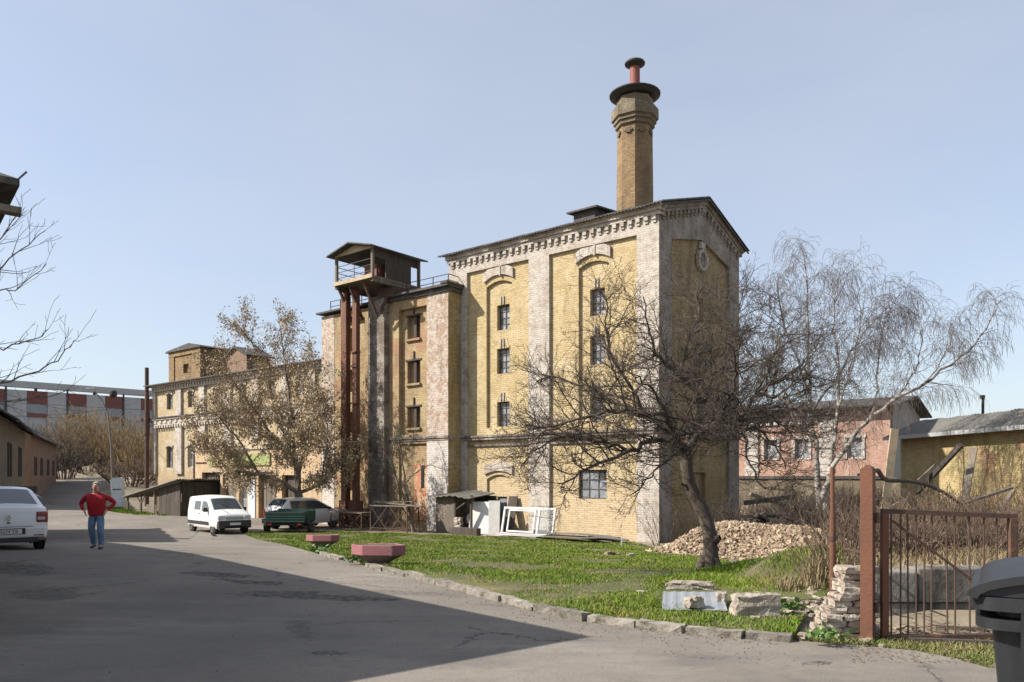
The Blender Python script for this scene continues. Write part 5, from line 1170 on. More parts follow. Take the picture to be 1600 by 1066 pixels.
# ------------------------------------------------------------------ people
def skin_obj(name, chains, mat_, parent, sub=2, root=None):
    """chains: lists of (point, radius); equal points are welded into one skeleton, grown by a Skin modifier"""
    V, E, Rr, idx = [], [], [], {}
    for ch_ in chains:
        prev = None
        for p, r in ch_:
            k = tuple(round(q, 3) for q in p)
            if k not in idx: idx[k] = len(V); V.append(p); Rr.append(r)
            i = idx[k]
            if prev is not None and i != prev: E.append((prev, i))
            prev = i
    me = bpy.data.meshes.new(name); me.from_pydata(V, E, []); me.materials.append(mat_)
    o = bpy.data.objects.new(name, me); scene.collection.objects.link(o); o.parent = parent
    sm = o.modifiers.new('skin', 'SKIN'); sm.use_smooth_shade = True
    if not me.skin_vertices: me.attributes.new('skin', 'FLOAT', 'POINT')
    sv = me.skin_vertices[0].data
    for i, r in enumerate(Rr):
        sv[i].radius = r if isinstance(r, tuple) else (r, r); sv[i].use_root = (i == (root or 0)); sv[i].use_loose = False
    s_ = o.modifiers.new('sub', 'SUBSURF'); s_.levels = sub; s_.render_levels = sub
    return o
SKIN = M('skin', (.50,.30,.215), (.45,.25,.18), 12, .55)
def person(label, loc, rz, top_c, leg_c, hair_c, shoe_c, collar=None, walk=True):
    P = thing('person', label, 'person', loc, rz)
    top_m = M('knitted_sweater' if collar is None else 'dark_jacket', top_c, tuple(q*.75 for q in top_c), 9, .9, .5, 60); leg_m = M('blue_jeans', leg_c, tuple(min(1,q*1.75+.02) for q in leg_c), 5, .9, .3, 60); hair_m = M('hair', hair_c, tuple(q*.7 for q in hair_c), 30, .8, .8, 60); shoe_m = M('dark_shoes', shoe_c, rough=.6)
    # faces -y; skeleton root at the pelvis
    pel, sp, cst, nk, hd0, hd1 = (0,0,.93), (0,-.01,1.12), (0,.0,1.30), (0,-.01,1.46), (0,-.035,1.53), (0,-.03,1.67)
    body = [[(pel,(.13,.095)),(sp,(.13,.10)),(cst,(.14,.095)),(nk,(.062,.062)),(hd0,(.078,.09)),((0,-.035,1.60),(.086,.10)),(hd1,(.068,.082))]]
    arms, legs, hands = {}, {}, []
    for sg in (1,-1):
        sh_, el, wr_ = (sg*.205,.0,1.345-.012*sg), (sg*.42,.06 if sg > 0 else .12,1.17 if sg > 0 else 1.15), (sg*.275,-.07,.99)
        arms[sg] = [(cst,(.15,.10)),(sh_,.068),((sg*.33,.04,1.26),.066),(el,.056),((sg*.35,.0,1.07),.048),(wr_,.038)]
        body.append([(cst,(.16,.11)),(sh_,.055),((sg*.33,.04,1.26),.046),(el,.042),((sg*.35,.0,1.07),.038),(wr_,.027)])
        pm = (sg*.232,-.10,.94); body.append([(wr_,.027),(pm,(.036,.02))])
        for k, (dx, ln_) in enumerate(((-.022,.06),(-.008,.072),(.008,.068),(.022,.052))):
            b0 = (pm[0]+sg*dx*.6, pm[1]-.005+dx*.6, pm[2]-.03); b1 = (b0[0]-sg*.016, b0[1]-.004, b0[2]-ln_*.55); b2 = (b1[0]-sg*.012, b1[1]+.014, b1[2]-ln_*.4); hands.append([(pm,.017),(b0,.0095),(b1,.009),(b2,.0075)])
        th0 = (pm[0]+sg*.012, pm[1]-.035, pm[2]+.012); th1 = (th0[0]-sg*.012, th0[1]-.02, th0[2]-.028); hands.append([(pm,.017),(th0,.011),(th1,.009)])
        fwd = (sg > 0) == walk
        kn, an_, toe = ((sg*.125,-.10,.50),(sg*.135,-.06,.10),(sg*.15,-.22,.045)) if fwd else ((sg*.115,-.02,.50),(sg*.12,.16,.13),(sg*.13,.04,.045))
        hip = (sg*.10,0,.88); legs[sg] = [(pel,(.16,.13)),(hip,.118),(kn,.088),(((kn[0]+an_[0])/2,(kn[1]+an_[1])/2+.015,(kn[2]+an_[2])/2),.078),((an_[0],an_[1],an_[2]-.04),.068)]
        body.append([(pel,(.13,.095)),(hip,.088),(kn,.055),(an_,.04),(toe,.035)])
        skin_obj('shoe', [[((an_[0],an_[1]+.05,an_[2]-.05),(.045,.045)),((an_[0],an_[1]-.03,an_[2]-.045),(.05,.05)),(toe,(.045,.032)),((toe[0]+sg*.008,toe[1]-.06,toe[2]-.005),(.035,.022))]], shoe_m, P, 1)
    skin_obj('body', body + hands, SKIN, P, 2)
    skin_obj('sweater' if collar is None else 'jacket', [[((0,-.005,.83),(.20,.15)),((0,-.01,.90),(.215,.165)),((0,-.02,1.08),(.225,.185)),(cst,(.19,.14)),((0,-.003,1.40),(.125,.10)),((0,-.008,1.46),(.078,.074)),((0,-.012,1.50),(.072,.07))], arms[1], arms[-1]], top_m, P, 2)
    skin_obj('jeans', [legs[1], legs[-1], [(pel,(.16,.13)),((0,0,1.0),(.16,.13))]], leg_m, P, 2)
    # head details
    mb = MB()
    def egg(c, rx, ry, rz_, n=14, m=9, zlo=-1, back=None):
        vs, fs = [], []
        for i in range(m+1):
            th = math.pi*i/m
            for j in range(n):
                a = 2*math.pi*j/n; x, y, z = math.sin(th)*math.cos(a), math.sin(th)*math.sin(a), math.cos(th); vs.append((c[0]+rx*x, c[1]+ry*y, c[2]+rz_*max(z, zlo)))
        fs = [(i*n+j, i*n+(j+1)%n, (i+1)*n+(j+1)%n, (i+1)*n+j) for i in range(m) for j in range(n)]; return vs, fs
    v_, f_ = egg((0,-.008,1.63), .094, .108, .095, zlo=-.6); v_ = [(x, y if y > -.06 else max(y, -.085), z if y > -.05 else max(z, 1.668)) for x, y, z in v_]; mb.add(v_, f_); mb.build('hair', hair_m, P, smooth=True)
    mb = MB(); v_, f_ = egg((0,-.135,1.592), .016, .024, .026, 8, 6); mb.add(v_, f_)
    for sg in (1,-1): v_, f_ = egg((sg*.09,-.02,1.595), .012, .02, .032, 8, 6); mb.add(v_, f_)
    mb.build('nose_and_ears', SKIN, P, smooth=True)
    mb = MB()
    for sg in (1,-1): v_, f_ = egg((sg*.034,-.128,1.615), .012, .008, .007, 8, 5); mb.add(v_, f_); mb.box(sg*.032-.02, sg*.032+.02, -.138,-.122,1.63,1.637)
    mb.build('eyes', DARK, P); mb = MB(); v_, f_ = egg((0,-.126,1.552), .024, .008, .006, 8, 5); mb.add(v_, f_); mb.build('mouth', M('lips', (.30,.12,.10), rough=.6), P)
    if collar: mb = MB(); mb.lathe((0,-.008,1.475), [(.09,0),(.078,.05),(.07,.05)], 14); mb.build('collar', M('white_collar', collar, rough=.8), P)
    return P
mp = G(151, 858, .02)
person('stout grey haired man in red sweater and blue jeans walking with hands on hips', mp, R(8), (.42,.012,.022), (.085,.14,.22), (.36,.33,.28), (.015,.014,.014))
person('fair haired person in dark jacket and white collar behind the parked saloon car', (-17.3, 26.4, zg(-17.3,26.4)+.02), R(150), (.03,.035,.045), (.03,.03,.035), (.42,.31,.17), (.02,.02,.02), collar=(.7,.7,.7))

# ------------------------------------------------------------------ pigeon
g = G(334, 842, .02); pg = thing('pigeon', 'small dark pigeon standing on the asphalt before the white van', 'pigeon', g, R(200))
PGM = M('slate_feathers', (.10,.10,.115), (.06,.06,.07), 12, .7)
skin_obj('body', [[((-.16,0,.10),(.02,.012)),((-.07,0,.135),(.05,.04)),((.02,0,.16),(.062,.055)),((.085,0,.20),(.04,.038)),((.10,0,.25),(.024,.024)),((.115,0,.285),(.026,.024)),((.155,0,.278),(.006,.006))]], PGM, pg, 2)
for sg in (1,-1): mb = MB(); mb.tube([(.01,sg*.025,.12),(.015,sg*.025,.01),(.05,sg*.03,.005)],[.008,.006,.005],6); mb.build('leg', M('pink_leg', (.4,.14,.11), rough=.7), pg)

# ------------------------------------------------------------------ planters
PLM = M('faded_pink_paint', (.30,.12,.13), (.23,.09,.10), 2.5, .85, .4, 30, (.40,.33,.29), 5, lo3=.6, hi3=.72)
EARTH = M('planter_soil', (.07,.05,.035), (.12,.095,.06), 5, 1, .8, 30)
def planter(label, px, py, rz, sx, sy, hh):
    hh *= .85; sy *= .8
    g = G(px, py, .1); t = thing('flower_planter', label, 'planter', g, rz, 'pink concrete planters on the lawn')
    # hexagonal box on a dark recessed foot that widens upwards
    out = [(-sx,-.1*sy),(-sx*.45,-sy),(sx*.62,-sy),(sx,-.15*sy),(sx*.5,sy),(-sx*.6,sy)]
    k = len(out); mb = MB(); z0, z1 = .17, .17+hh
    vs = [(x,y,z0) for x,y in out] + [(x,y,z1) for x,y in out] + [(x*.93,y*.9,z1) for x,y in out] + [(x*.93,y*.9,z1-.07) for x,y in out]
    mb.add(vs, [(r*k+i, r*k+(i+1)%k, (r+1)*k+(i+1)%k, (r+1)*k+i) for r in range(3) for i in range(k)] + [tuple(range(k-1,-1,-1))]); mb.build('box', PLM, t, bevel=.012)
    mb = MB(); mb.add([(x*.93,y*.9,z1-.015) for x,y in out], [tuple(range(k))]); mb.build('soil', EARTH, t)
    mb = MB(); vs = [(x*.42,y*.42,-.1) for x,y in out] + [(x*.42,y*.42,.03) for x,y in out] + [(x*.9,y*.86,z0-.002) for x,y in out]; mb.add(vs, [(r*k+i, r*k+(i+1)%k, (r+1)*k+(i+1)%k, (r+1)*k+i) for r in range(2) for i in range(k)]); mb.build('foot', M('dark_concrete_foot', (.10,.075,.07), (.16,.12,.11), 3, .9), t); return t
planter('larger pink planter on a dark foot, the nearer of two on the lawn edge', 592, 880, R(-8), .56, .34, .235)
planter('smaller pink planter further back near the parked cars', 505, 854, R(-4), .52, .34, .22)
LEAFG = M('green_rosette_leaves', (.09,.16,.035), (.12,.2,.05), 5, .6, isl=.3)
for lab, px, py, s_ in (('low leafy weed on the kerb beside the nearer planter', 562, 878, .2), ('low leafy weed under the smaller planter', 497, 862, .2), ('fresh green dock leaves beside the broken block', 1222, 955, .16), ('green weed at the foot of the brick pier', 1290, 1000, .13)):
    g = G(px, py, .08); t = thing('leafy_weed', lab, 'weed', g)
    v, f = leaf_cards([g + Vector((random.gauss(0,s_*.6), random.gauss(0,s_*.5), .02+abs(random.gauss(0,.04)))) for _ in range(90)], None, s_*.55, -.3); np_mesh('leaves', v - np.array(tuple(g)), f, LEAFG, t)

# ------------------------------------------------------------------ gate, posts, concrete wall, bin
GD = 7.55; gp = W(1356, 1000, GD); gpz = zg(gp.x, GD)
gt = thing('gate_post', 'broad square rust brown steel post taller than the gate', 'post', (gp.x, GD, gpz), R(-38))
mb = MB(); mb.box(-.058,.058,-.06,.06,-.2,1.69); mb.build('shaft', RUST, gt, bevel=.004)
mb = MB(); mb.prism([(-.06,1.69),(.06,1.69),(.04,1.715),(0,1.735),(-.03,1.71)], lambda p: (p[0],-.061,p[1]), lambda p: (p[0],.061,p[1])); mb.build('bent_cap', RUST, gt)
for z in (.35,1.22): mb = MB(); mb.cyl((.085,0,z-.05),(.085,0,z+.05),.02); mb.bar((.05,0,z),(.085,0,z),.028); mb.build('hinge', RUSTD, gt)
gx0, gx1 = W(1377,0,GD).x, W(1585,0,GD).x; Wd = gx1-gx0
ga = thing('metal_gate', 'sagging rusted gate leaf with round upright bars and one diagonal brace', 'gate', (gx0, GD, gpz), R(-1.5)); 
mb = MB(); bz, tz0, tz1 = .04, 1.285, 1.235
mb.box(0,.062,-.03,.03,bz,tz0-.02); mb.build('hinge_stile', RUST, ga, bevel=.003)
mb = MB(); mb.box(Wd-.075,Wd,-.03,.03,bz+.03,tz1-.02); mb.build('lock_stile', RUSTD, ga, bevel=.003)
mb = MB(); mb.bar((0,0,tz0),(Wd,0,tz1),.045); mb.build('top_rail', RUSTD, ga); mb = MB(); mb.bar((.0,0,bz),(Wd,0,bz+.03),.06); mb.build('bottom_rail', RUSTD, ga)
for px in (1393,1407,1418,1431,1443,1455,1478,1490,1513,1535,1555): x = W(px,0,GD).x-gx0; mb = MB(); mb.cyl((x+random.uniform(-.006,.006),0,bz+.02),(x+random.uniform(-.006,.006),0,tz0-.02),.0085,n=8); mb.build('bar', RUSTD, ga)
mb = MB(); mb.bar((.08,-.012,tz0-.08),(.86,-.012,.62),.02); mb.build('brace', RUSTD, ga)
pp = W(1301, 900, 9.3); 
gt = thing('pipe_post', 'tall thin rust red pipe post left of the square gate post', 'post', (pp.x, 9.3, zg(pp.x, 9.3)), 0)
mb = MB(); mb.cyl((0,0,-.3),(0,0,.92+.32),.036,n=14); mb.cyl((0,0,1.24),(-.005,0,1.78),.026,n=12); mb.build('shaft', RUST, gt)
mb = MB(); mb.lathe((0,0,.9),[(.045,0),(.045,.05)],14); mb.build('collar', RUSTD, gt)
fx0, fx1 = pp.x+.04, W(1344,0,8.6).x; fz = zg(pp.x, 9.2)
gt = thing('wire_panel', 'low rusted wire panel between the pipe post and the square post', 'fence panel', (fx0, 9.1, -1.2), math.atan2(8.3-9.1, fx1+.18-fx0))
mb = MB(); mb.bar((0,0,.36),(.62,0,.33),.022); mb.bar((0,0,.17),(.62,0,.16),.012); mb.bar((0,0,-.02),(.62,0,-.02),.016); mb.build('rails', RUSTD, gt)
for k in range(9): mb = MB(); mb.cyl((.05+k*.065,0,-.03),(.05+k*.065,0,.35),.005,n=6); mb.build('wire', RUSTD, gt)
cw = thing('concrete_wall', 'stained low concrete retaining wall behind the rusted gate', 'wall', (4.2, 8.85, -1.75), 0)
CW = M('stained_concrete', (.21,.195,.17), (.12,.11,.095), 1.8, .95, .7, 14, (.055,.05,.042), 2.6, lo3=.5, hi3=.66, vert=.35)
mb = MB(); mb.box(-.05,.45,0,.25,-.3,.66); mb.box(.46,1.6,.02,.25,-.3,.70); mb.box(1.61,3.6,.0,.25,-.3,.78); mb.build('slabs', CW, cw, bevel=.02)
mb = MB(); mb.box(-.03,3.6,-.012,.1,.30,.32); mb.build('joint', DARK, cw)
# litter inside the gate
for lab, a, b, w_, m_ in (('thin pale batten lying inside the gate', W(1398,993,8.2), W(1445,987,8.6), .025, WOODP), ('brown stick leaning inside the gate', W(1440,965,8.4), W(1495,990,8.2), .018, WOODG), ('dark timber sill lying along the foot of the gate', W(1420,1012,7.5), W(1600,1012,7.3), .06, WOODD), ('broken plank lying beside the litter inside the gate', W(1462,995,8.3), W(1540,993,8.1), .04, WOODD)):
    for q in (a, b): q.z = max(q.z, zg(q.x, q.y)+w_*.5)
    mb = MB(); c_ = (a+b)/2; mb.bar(a-c_, b-c_, w_); tag(mb.build('timber_piece', m_, loc=c_), lab, 'timber')
random.seed(78); mb = MB()                                                         # trampled litter, twigs and crumbs in the yard behind the gate
for k in range(700):
    q = Vector((random.uniform(3.7,6.6), random.uniform(7.65,8.85), 0)); q.z = zg(q.x,q.y)+.012; s_ = random.uniform(.01,.05); a = random.uniform(0,6.28)
    if k % 3: d = Vector((math.cos(a),math.sin(a),random.uniform(-.1,.2)))*s_; e = Vector((-math.sin(a),math.cos(a),.3))*s_*.5; mb.add([q-d,q+e,q+d,q-e],[(0,1,2),(0,2,3)])
    else: d = Vector((math.cos(a),math.sin(a),random.uniform(0,.3)))*s_*3; mb.bar(q-d, q+d+Vector((0,0,.01)), .007)
tag(mb.build('yard_litter', M('trampled_litter', (.13,.095,.06), (.07,.055,.04), 4, .95, isl=.5)), kind='stuff')
# dry leaves and crumbs along the kerb foot and in the gateway
random.seed(77); mb = MB()
for k in range(900):
    if k < 420: a, b = random.choice(list(zip(KERB[:-1], KERB[1:]))); u = random.random(); p = a.lerp(b, u) + Vector((random.gauss(-.12,.10)*.8, random.gauss(-.14,.08), 0))
    else: p = G(random.uniform(1330,1545), random.uniform(1000,1040))
    p.z = zg(p.x, p.y)+.028; s_ = random.uniform(.006,.02); a = random.uniform(0,6.28); d = Vector((math.cos(a),math.sin(a),random.uniform(-.3,.3)))*s_; e = Vector((-math.sin(a),math.cos(a),random.uniform(-.2,.5)))*s_*.6
    mb.add([p-d, p+e, p+d, p-e], [(0,1,2),(0,2,3)])
tag(mb.build('dry_leaves', M('fallen_leaves', (.19,.13,.08), (.12,.08,.05), 3, .9, isl=.4)), kind='stuff')

random.seed(79); mb = MB()                                                         # grit and crumbs of asphalt on the yard
for k in range(900):
    if k < 450: a, b = random.choice(list(zip(KERB[:-1], KERB[1:]))); q = a.lerp(b, random.random()) + Vector((-abs(random.gauss(0,.3))-.1, -abs(random.gauss(0,.35))-.1, 0))
    elif k < 800: cx, cy, rx, ry, ro, am = random.choice(HOLES); u, v_ = random.gauss(0,.8)*rx, random.gauss(0,.9)*ry; q = Vector((cx+u*math.cos(ro)-v_*math.sin(ro), cy+u*math.sin(ro)+v_*math.cos(ro), 0))
    else: q = G(random.uniform(0,1500), random.uniform(865,1060))
    q.z = zg(q.x,q.y)+.022; s_ = random.uniform(.003,.009); mb.obox(q+Vector((0,0,s_*.3)), s_*1.5, s_, s_*.8, (random.uniform(-.5,.5),random.uniform(-.5,.5),random.uniform(0,3)))
tag(mb.build('road_grit', M('asphalt_grit', (.20,.18,.155), (.10,.09,.08), 6, .95, isl=.5)), kind='stuff')
# black four-wheeled bin
DB = M('dark_bin_plastic', (.011,.012,.0145), (.017,.018,.021), 4, .5, .08, 40, (.045,.045,.046), 26, lo3=.66, hi3=.74)
bx0, by0 = 1.985, 3.2; bn = thing('wheeled_bin', 'large black wheeled refuse container with domed lid at the right edge', 'bin', (bx0 + .66*math.cos(R(-32)) - .5*math.sin(R(-32)), by0 + .66*math.sin(R(-32)) + .5*math.cos(R(-32)), -1.645), R(-32))
# local: x along the front, y back; front left corner at (-.66,-.5)
mb = MB(); n = 8; r = .06
def rrect(x0, x1, y0, y1, r, n=5):
    out = []
    for cx_, cy_, a0 in ((x1-r,y1-r,0),(x0+r,y1-r,90),(x0+r,y0+r,180),(x1-r,y0+r,270)): out += [(cx_+r*math.cos(R(a0+90*i/n)), cy_+r*math.sin(R(a0+90*i/n))) for i in range(n+1)]
    return out
rings = [(.20,.07),(.9,.01),(1.02,0)]; vs = []; 
for z, ins in rings: vs += [(x,y,z) for x,y in rrect(-.66+ins,.66-ins,-.5+ins,.5-ins,.07)]
k = len(vs)//3; mb.add(vs, [(a*k+i, a*k+(i+1)%k, (a+1)*k+(i+1)%k, (a+1)*k+i) for a in range(2) for i in range(k)] + [tuple(range(k-1,-1,-1))])
for x in (-.35,0,.35): mb.box(x-.012,x+.012,-.525,-.48,.3,.92)
mb.build('tub', DB, bn, split=35)
mb = MB(); 
for z0, z1, o in ((1.02,1.065,.055),(1.10,1.155,.075)): 
    a = rrect(-.66-o,.66+o,-.5-o,.5+o,.09); kk = len(a); mb.add([(x,y,z0) for x,y in a]+[(x,y,z1) for x,y in a], [(i,(i+1)%kk,kk+(i+1)%kk,kk+i) for i in range(kk)]+[tuple(range(kk-1,-1,-1)), tuple(range(kk,2*kk))])
a = rrect(-.64,.64,-.48,.48,.07); kk = len(a); mb.add([(x,y,1.06) for x,y in a]+[(x,y,1.12) for x,y in a], [(i,(i+1)%kk,kk+(i+1)%kk,kk+i) for i in range(kk)])
mb.build('rim', DB, bn, split=35)
for sx in (-.56,.2):
    mb = MB(); mb.box(sx,sx+.08,-.60,-.52,.93,1.098); mb.build('rim_bracket', DB, bn)
mb = MB(); mb.lathe((0,0,0), [(.035,-.03),(.035,.03)], 14); mb.v = [(-.69+p[2]*1.2, .0+p[0], 1.0+p[1]*1.5) for p in mb.v]; mb.build('trunnion', DB, bn)
mb = MB(); ns = 18; vs = []
for i in range(ns+1):
    a = math.pi*i/ns; x = -.71*math.cos(a); z = 1.158 + .11*math.sin(a)
    vs += [(x,-.555,z),(x,.555,z)]
mb.add(vs, [(2*i,2*i+1,2*i+3,2*i+2) for i in range(ns)] + [tuple(2*i for i in range(ns+1)), tuple(2*i+1 for i in range(ns,-1,-1))]); lid = mb.build('lid', DB, bn, split=40)
mb = MB(); vs = []
for i in range(ns+1):
    a = math.pi*i/ns; x, z, x2, z2 = -.71*math.cos(a), 1.158+.11*math.sin(a), -.75*math.cos(a), 1.158+.135*math.sin(a)
    vs += [(x,-.58,z-.012),(x2,-.58,z2),(x2,-.54,z2),(x,-.54,z+.004)]
mb.add(vs, [(4*i+j,4*i+(j+1)%4,4*i+4+(j+1)%4,4*i+4+j) for i in range(ns) for j in range(4)]); mb.build('lid_edge', DB, lid, split=40)
mb = MB(); mb.box(-.5,-.465,-.585,-.556,1.16,1.21); mb.box(.3,.335,-.585,-.556,1.16,1.24); mb.build('lid_rib', DB, lid)
for x in (-.5,.5):
    for y in (-.35,.35):
        mb = MB(); mb.lathe((0,0,0), [(.1,-.025),(.1,.025)], 18); mb.v = [(x+p[2], y+p[0], .1+p[1]) for p in mb.v]; mb.bar((x,y,.12),(x,y,.24),.05); mb.build('castor', BLKPL, bn)

# ------------------------------------------------------------------ rubble: pier, blocks, sheets, heap
WORNB = M('limed_old_brick', (.29,.235,.19), (.20,.15,.118), 3, .92, 1.0, 25, (.42,.375,.31), 4, lo3=.48, hi3=.6, isl=.3)
random.seed(91); pr = thing('brick_pier', 'tumbledown pier of loose pale bricks beside the square gate post', 'brick pier', G(1316, 998), 0)
bp0 = G(1316, 998); nlay = 11
for k in range(nlay):
    z = .035 + k*.066; x0 = -.27 + max(0,(k-1))*.035 if k < 8 else -.04; xx = x0 + random.uniform(-.02,.02)
    while xx < .17:
        l = random.uniform(.14,.24)
        for yy in (-.06,.08): mb = MB(); mb.rock((0,0,0), l, .13, .064, 0, .16); o = mb.build('brick', WORNB, pr, loc=(xx+l/2, yy+random.uniform(-.02,.02)+.02*math.sin(k*1.7), z)); o.rotation_euler = (random.uniform(-.06,.06), random.uniform(-.07,.07), random.uniform(-.12,.12))
        xx += l + .012
for lab, px, py, s_ in (('flat pale brick fallen at the foot of the gate post', 1354, 1003, .17), ('loose brick lying left of the pier foot', 1254, 993, .12), ('pinkish brick lying above the pier rubble', 1277, 941, .13), ('broken brick lying flat left of the pink one', 1256, 946, .15), ('small stone on the grass near the kerb end', 1007, 924, .1), ('pale stone lying in the grass left of the apple tree', 985, 868, .22), ('small brick in front of the gate, right of the flat one', 1380, 1010, .08)):
    g = G(px, py, .06 if py < 1000 else .02); mb = MB(); mb.rock((0,0,0), s_, s_*.6, s_*.42, 0, .25, 2); o = mb.build('loose_brick', WORNB, loc=g); o.rotation_euler = (random.uniform(-.2,.2), random.uniform(-.2,.2), random.uniform(0,3)); tag(o, lab, 'brick')
random.seed(92); mb = MB()
for k in range(240):
    p = G(random.triangular(1150,1300,1230), random.triangular(918,985,950)); p.z = zg(p.x,p.y)+.09; s_ = random.uniform(.03,.11); mb.rock(p, s_, s_*.7, s_*.5, random.uniform(0,3), .3)
tag(mb.build('brick_rubble', WORNB), kind='stuff')
# pit with sheet and broken blocks
SHEET = M('blue_grey_sheet', (.27,.29,.31), (.20,.22,.24), 2, .5, .15, 20, (.30,.30,.28), 3)
OLDC = M('broken_mortared_block', (.36,.31,.25), (.22,.185,.15), 3, .95, 1.0, 16, (.46,.42,.36), 3.5, lo3=.5, hi3=.62, bdist=.04)
p = G(1082, 945, .1); sh_ = thing('metal_sheet', 'blue grey metal sheet lying over the pit in the lawn', 'sheet', p + Vector((0,0,.03)), R(-12))
mb = MB(); n = 24
for i in range(n):
    x0, x1 = -.36+.74*i/n, -.36+.74*(i+1)/n; z = lambda x: .004*math.sin(x*50)+.02*x
    mb.add([(x0,-.55,z(x0)),(x1,-.55,z(x1)),(x1,.55,z(x1)+.05),(x0,.55,z(x0)+.05),(x0,-.55,z(x0)-.006),(x1,-.55,z(x1)-.006),(x1,.55,z(x1)+.044),(x0,.55,z(x0)+.044)], [(0,1,2,3),(7,6,5,4),(0,4,5,1),(2,6,7,3)])
mb.build('corrugated_sheet', SHEET, sh_)
random.seed(93)
def block(label, px, py, sx, sy, sz, rz, up=.08, name='broken_block', sub=3, rough=.14):
    g = G(px, py, up); mb = MB(); mb.rock((0,0,sz*.45), sx, sy, sz, 0, rough, sub); o = mb.build(name, OLDC, loc=g, bevel=.006); o.rotation_euler = (0,random.uniform(-.04,.04),rz); tag(o, label, 'masonry block'); return o
block('long broken masonry block in front of the brick rubble', 1182, 962, .52, .2, .26, R(4))
block('rough masonry lump holding down the left of the metal sheet', 1084, 948, .20, .16, .12, R(20), .14)
block('small yellow brick resting on the rough lump', 1090, 938, .09, .06, .05, R(10), .27)
block('squat masonry lump standing between the sheet and the long block', 1127, 944, .13, .14, .15, R(-10), .12)
block('low curved rim of old masonry behind the metal sheet', 1078, 926, .62, .16, .17, R(-3), .04, sub=4, rough=.2)
block('small masonry bit at the left end of the pit', 1004, 929, .15, .1, .06, 0, .06)
# heap of salvaged bricks
random.seed(94); hb = Vector((7.6, 25.5, zg(7.6,25.5))); HB = M('heaped_brick', (.33,.25,.165), (.23,.165,.11), .9, .95, .5, 20, (.40,.335,.25), 2.5, isl=.4)
def heap_h(x, y):
    a = .98*math.exp(-(((x-7.3)/1.6)**2+((y-26.0)/1.6)**2)) + .85*math.exp(-(((x-9.5)/1.5)**2+((y-24.8)/1.5)**2)) + .35*math.exp(-(((x-6.1)/.8)**2+((y-25)/1.2)**2)); return a
mb = MB(); n = 40; vs = [(4+8*i/n, 22+8*j/n, zg(4+8*i/n, 22+8*j/n) + heap_h(4+8*i/n, 22+8*j/n)-.12) for j in range(n+1) for i in range(n+1)]; mb.add(vs, [(j*(n+1)+i, j*(n+1)+i+1, (j+1)*(n+1)+i+1, (j+1)*(n+1)+i) for j in range(n) for i in range(n)])
c_ = 0
while c_ < 3600:
    x, y = random.gauss(8.1,1.8), random.gauss(24.9,1.25); h_ = heap_h(x, y)
    if h_ < .05 or y > 27.4: continue
    s_ = random.uniform(.4,1.1); mb.obox((x,y,zg(x,y)+h_-.03+random.uniform(0,.05)), .21*s_*random.choice((1,.9,.6,.4)), .11*s_*random.choice((1,1,.7)), .07*s_, (random.gauss(0,.5),random.gauss(0,.4),random.uniform(0,3.1))); c_ += 1
for k in range(70):                                                               # bigger lumps and the ragged spill into the grass
    x, y = random.gauss(8.3,2.0), random.gauss(24.3,1.5)
    if y > 27: continue
    s_ = random.uniform(.12,.34); mb.rock((x,y,zg(x,y)+max(0,heap_h(x,y)-.05)+s_*.12), s_, s_*.7, s_*.5, random.uniform(0,3), .3)
for k in range(260):
    x, y = random.uniform(5.3,11.5), random.gauss(22.6,.7); s_ = random.uniform(.25,.8); mb.obox((x,y,zg(x,y)+.05+max(0,heap_h(x,y)-.03)), .2*s_, .11*s_, .07*s_, (random.gauss(0,.4),random.gauss(0,.4),random.uniform(0,3)))
tag(mb.build('brick_heap', HB), kind='stuff')
random.seed(95); mb = MB()
for k in range(420):
    x, y = random.gauss(15.2,1.5), random.gauss(21,1.6); mb.obox((x,y,zg(x,y)+max(0,.9-.28*math.hypot(x-15.2,y-21))+.03), .24,.12,.08,(random.gauss(0,.4),random.gauss(0,.4),random.uniform(0,3)))
n = 16; vs = [(12.7+5*i/n, 18.5+5*j/n, zg(12.7+5*i/n,18.5+5*j/n)+max(-.1,.9-.28*math.hypot(12.7+5*i/n-15.2,18.5+5*j/n-21))) for j in range(n+1) for i in range(n+1)]; mb.add(vs, [(j*(n+1)+i, j*(n+1)+i+1, (j+1)*(n+1)+i+1, (j+1)*(n+1)+i) for j in range(n) for i in range(n)])
tag(mb.build('brick_heap', HB), kind='stuff')
# earth heap at the far left
random.seed(96); mb = MB(); n = 60
def eh(x, y): return 1.5*math.exp(-(((x+44)/5)**2+((y-86)/3.2)**2)) + 1.3*math.exp(-(((x+38)/3.0)**2+((y-84)/2.6)**2)) + .8*math.exp(-(((x+34.5)/2.2)**2+((y-78)/2.2)**2))
vs = [(-52+22*i/n, 76+16*j/n, zg(-52+22*i/n,76+16*j/n)+eh(-52+22*i/n,76+16*j/n)*(1+.22*random.uniform(-1,1))-.05) for j in range(n+1) for i in range(n+1)]; mb.add(vs, [(j*(n+1)+i, j*(n+1)+i+1, (j+1)*(n+1)+i+1, (j+1)*(n+1)+i) for j in range(n) for i in range(n)])
tag(mb.build('earth_heap', M('pale_dug_earth', (.30,.245,.18), (.20,.155,.105), .5, .95, .8, 3, (.42,.37,.29), .35, bdist=.15)), kind='structure')

# ------------------------------------------------------------------ things along the factory wall (factory frame)
def fpos(x, y): X, Y = fc(x, y); return X, Y, zg(X, Y)
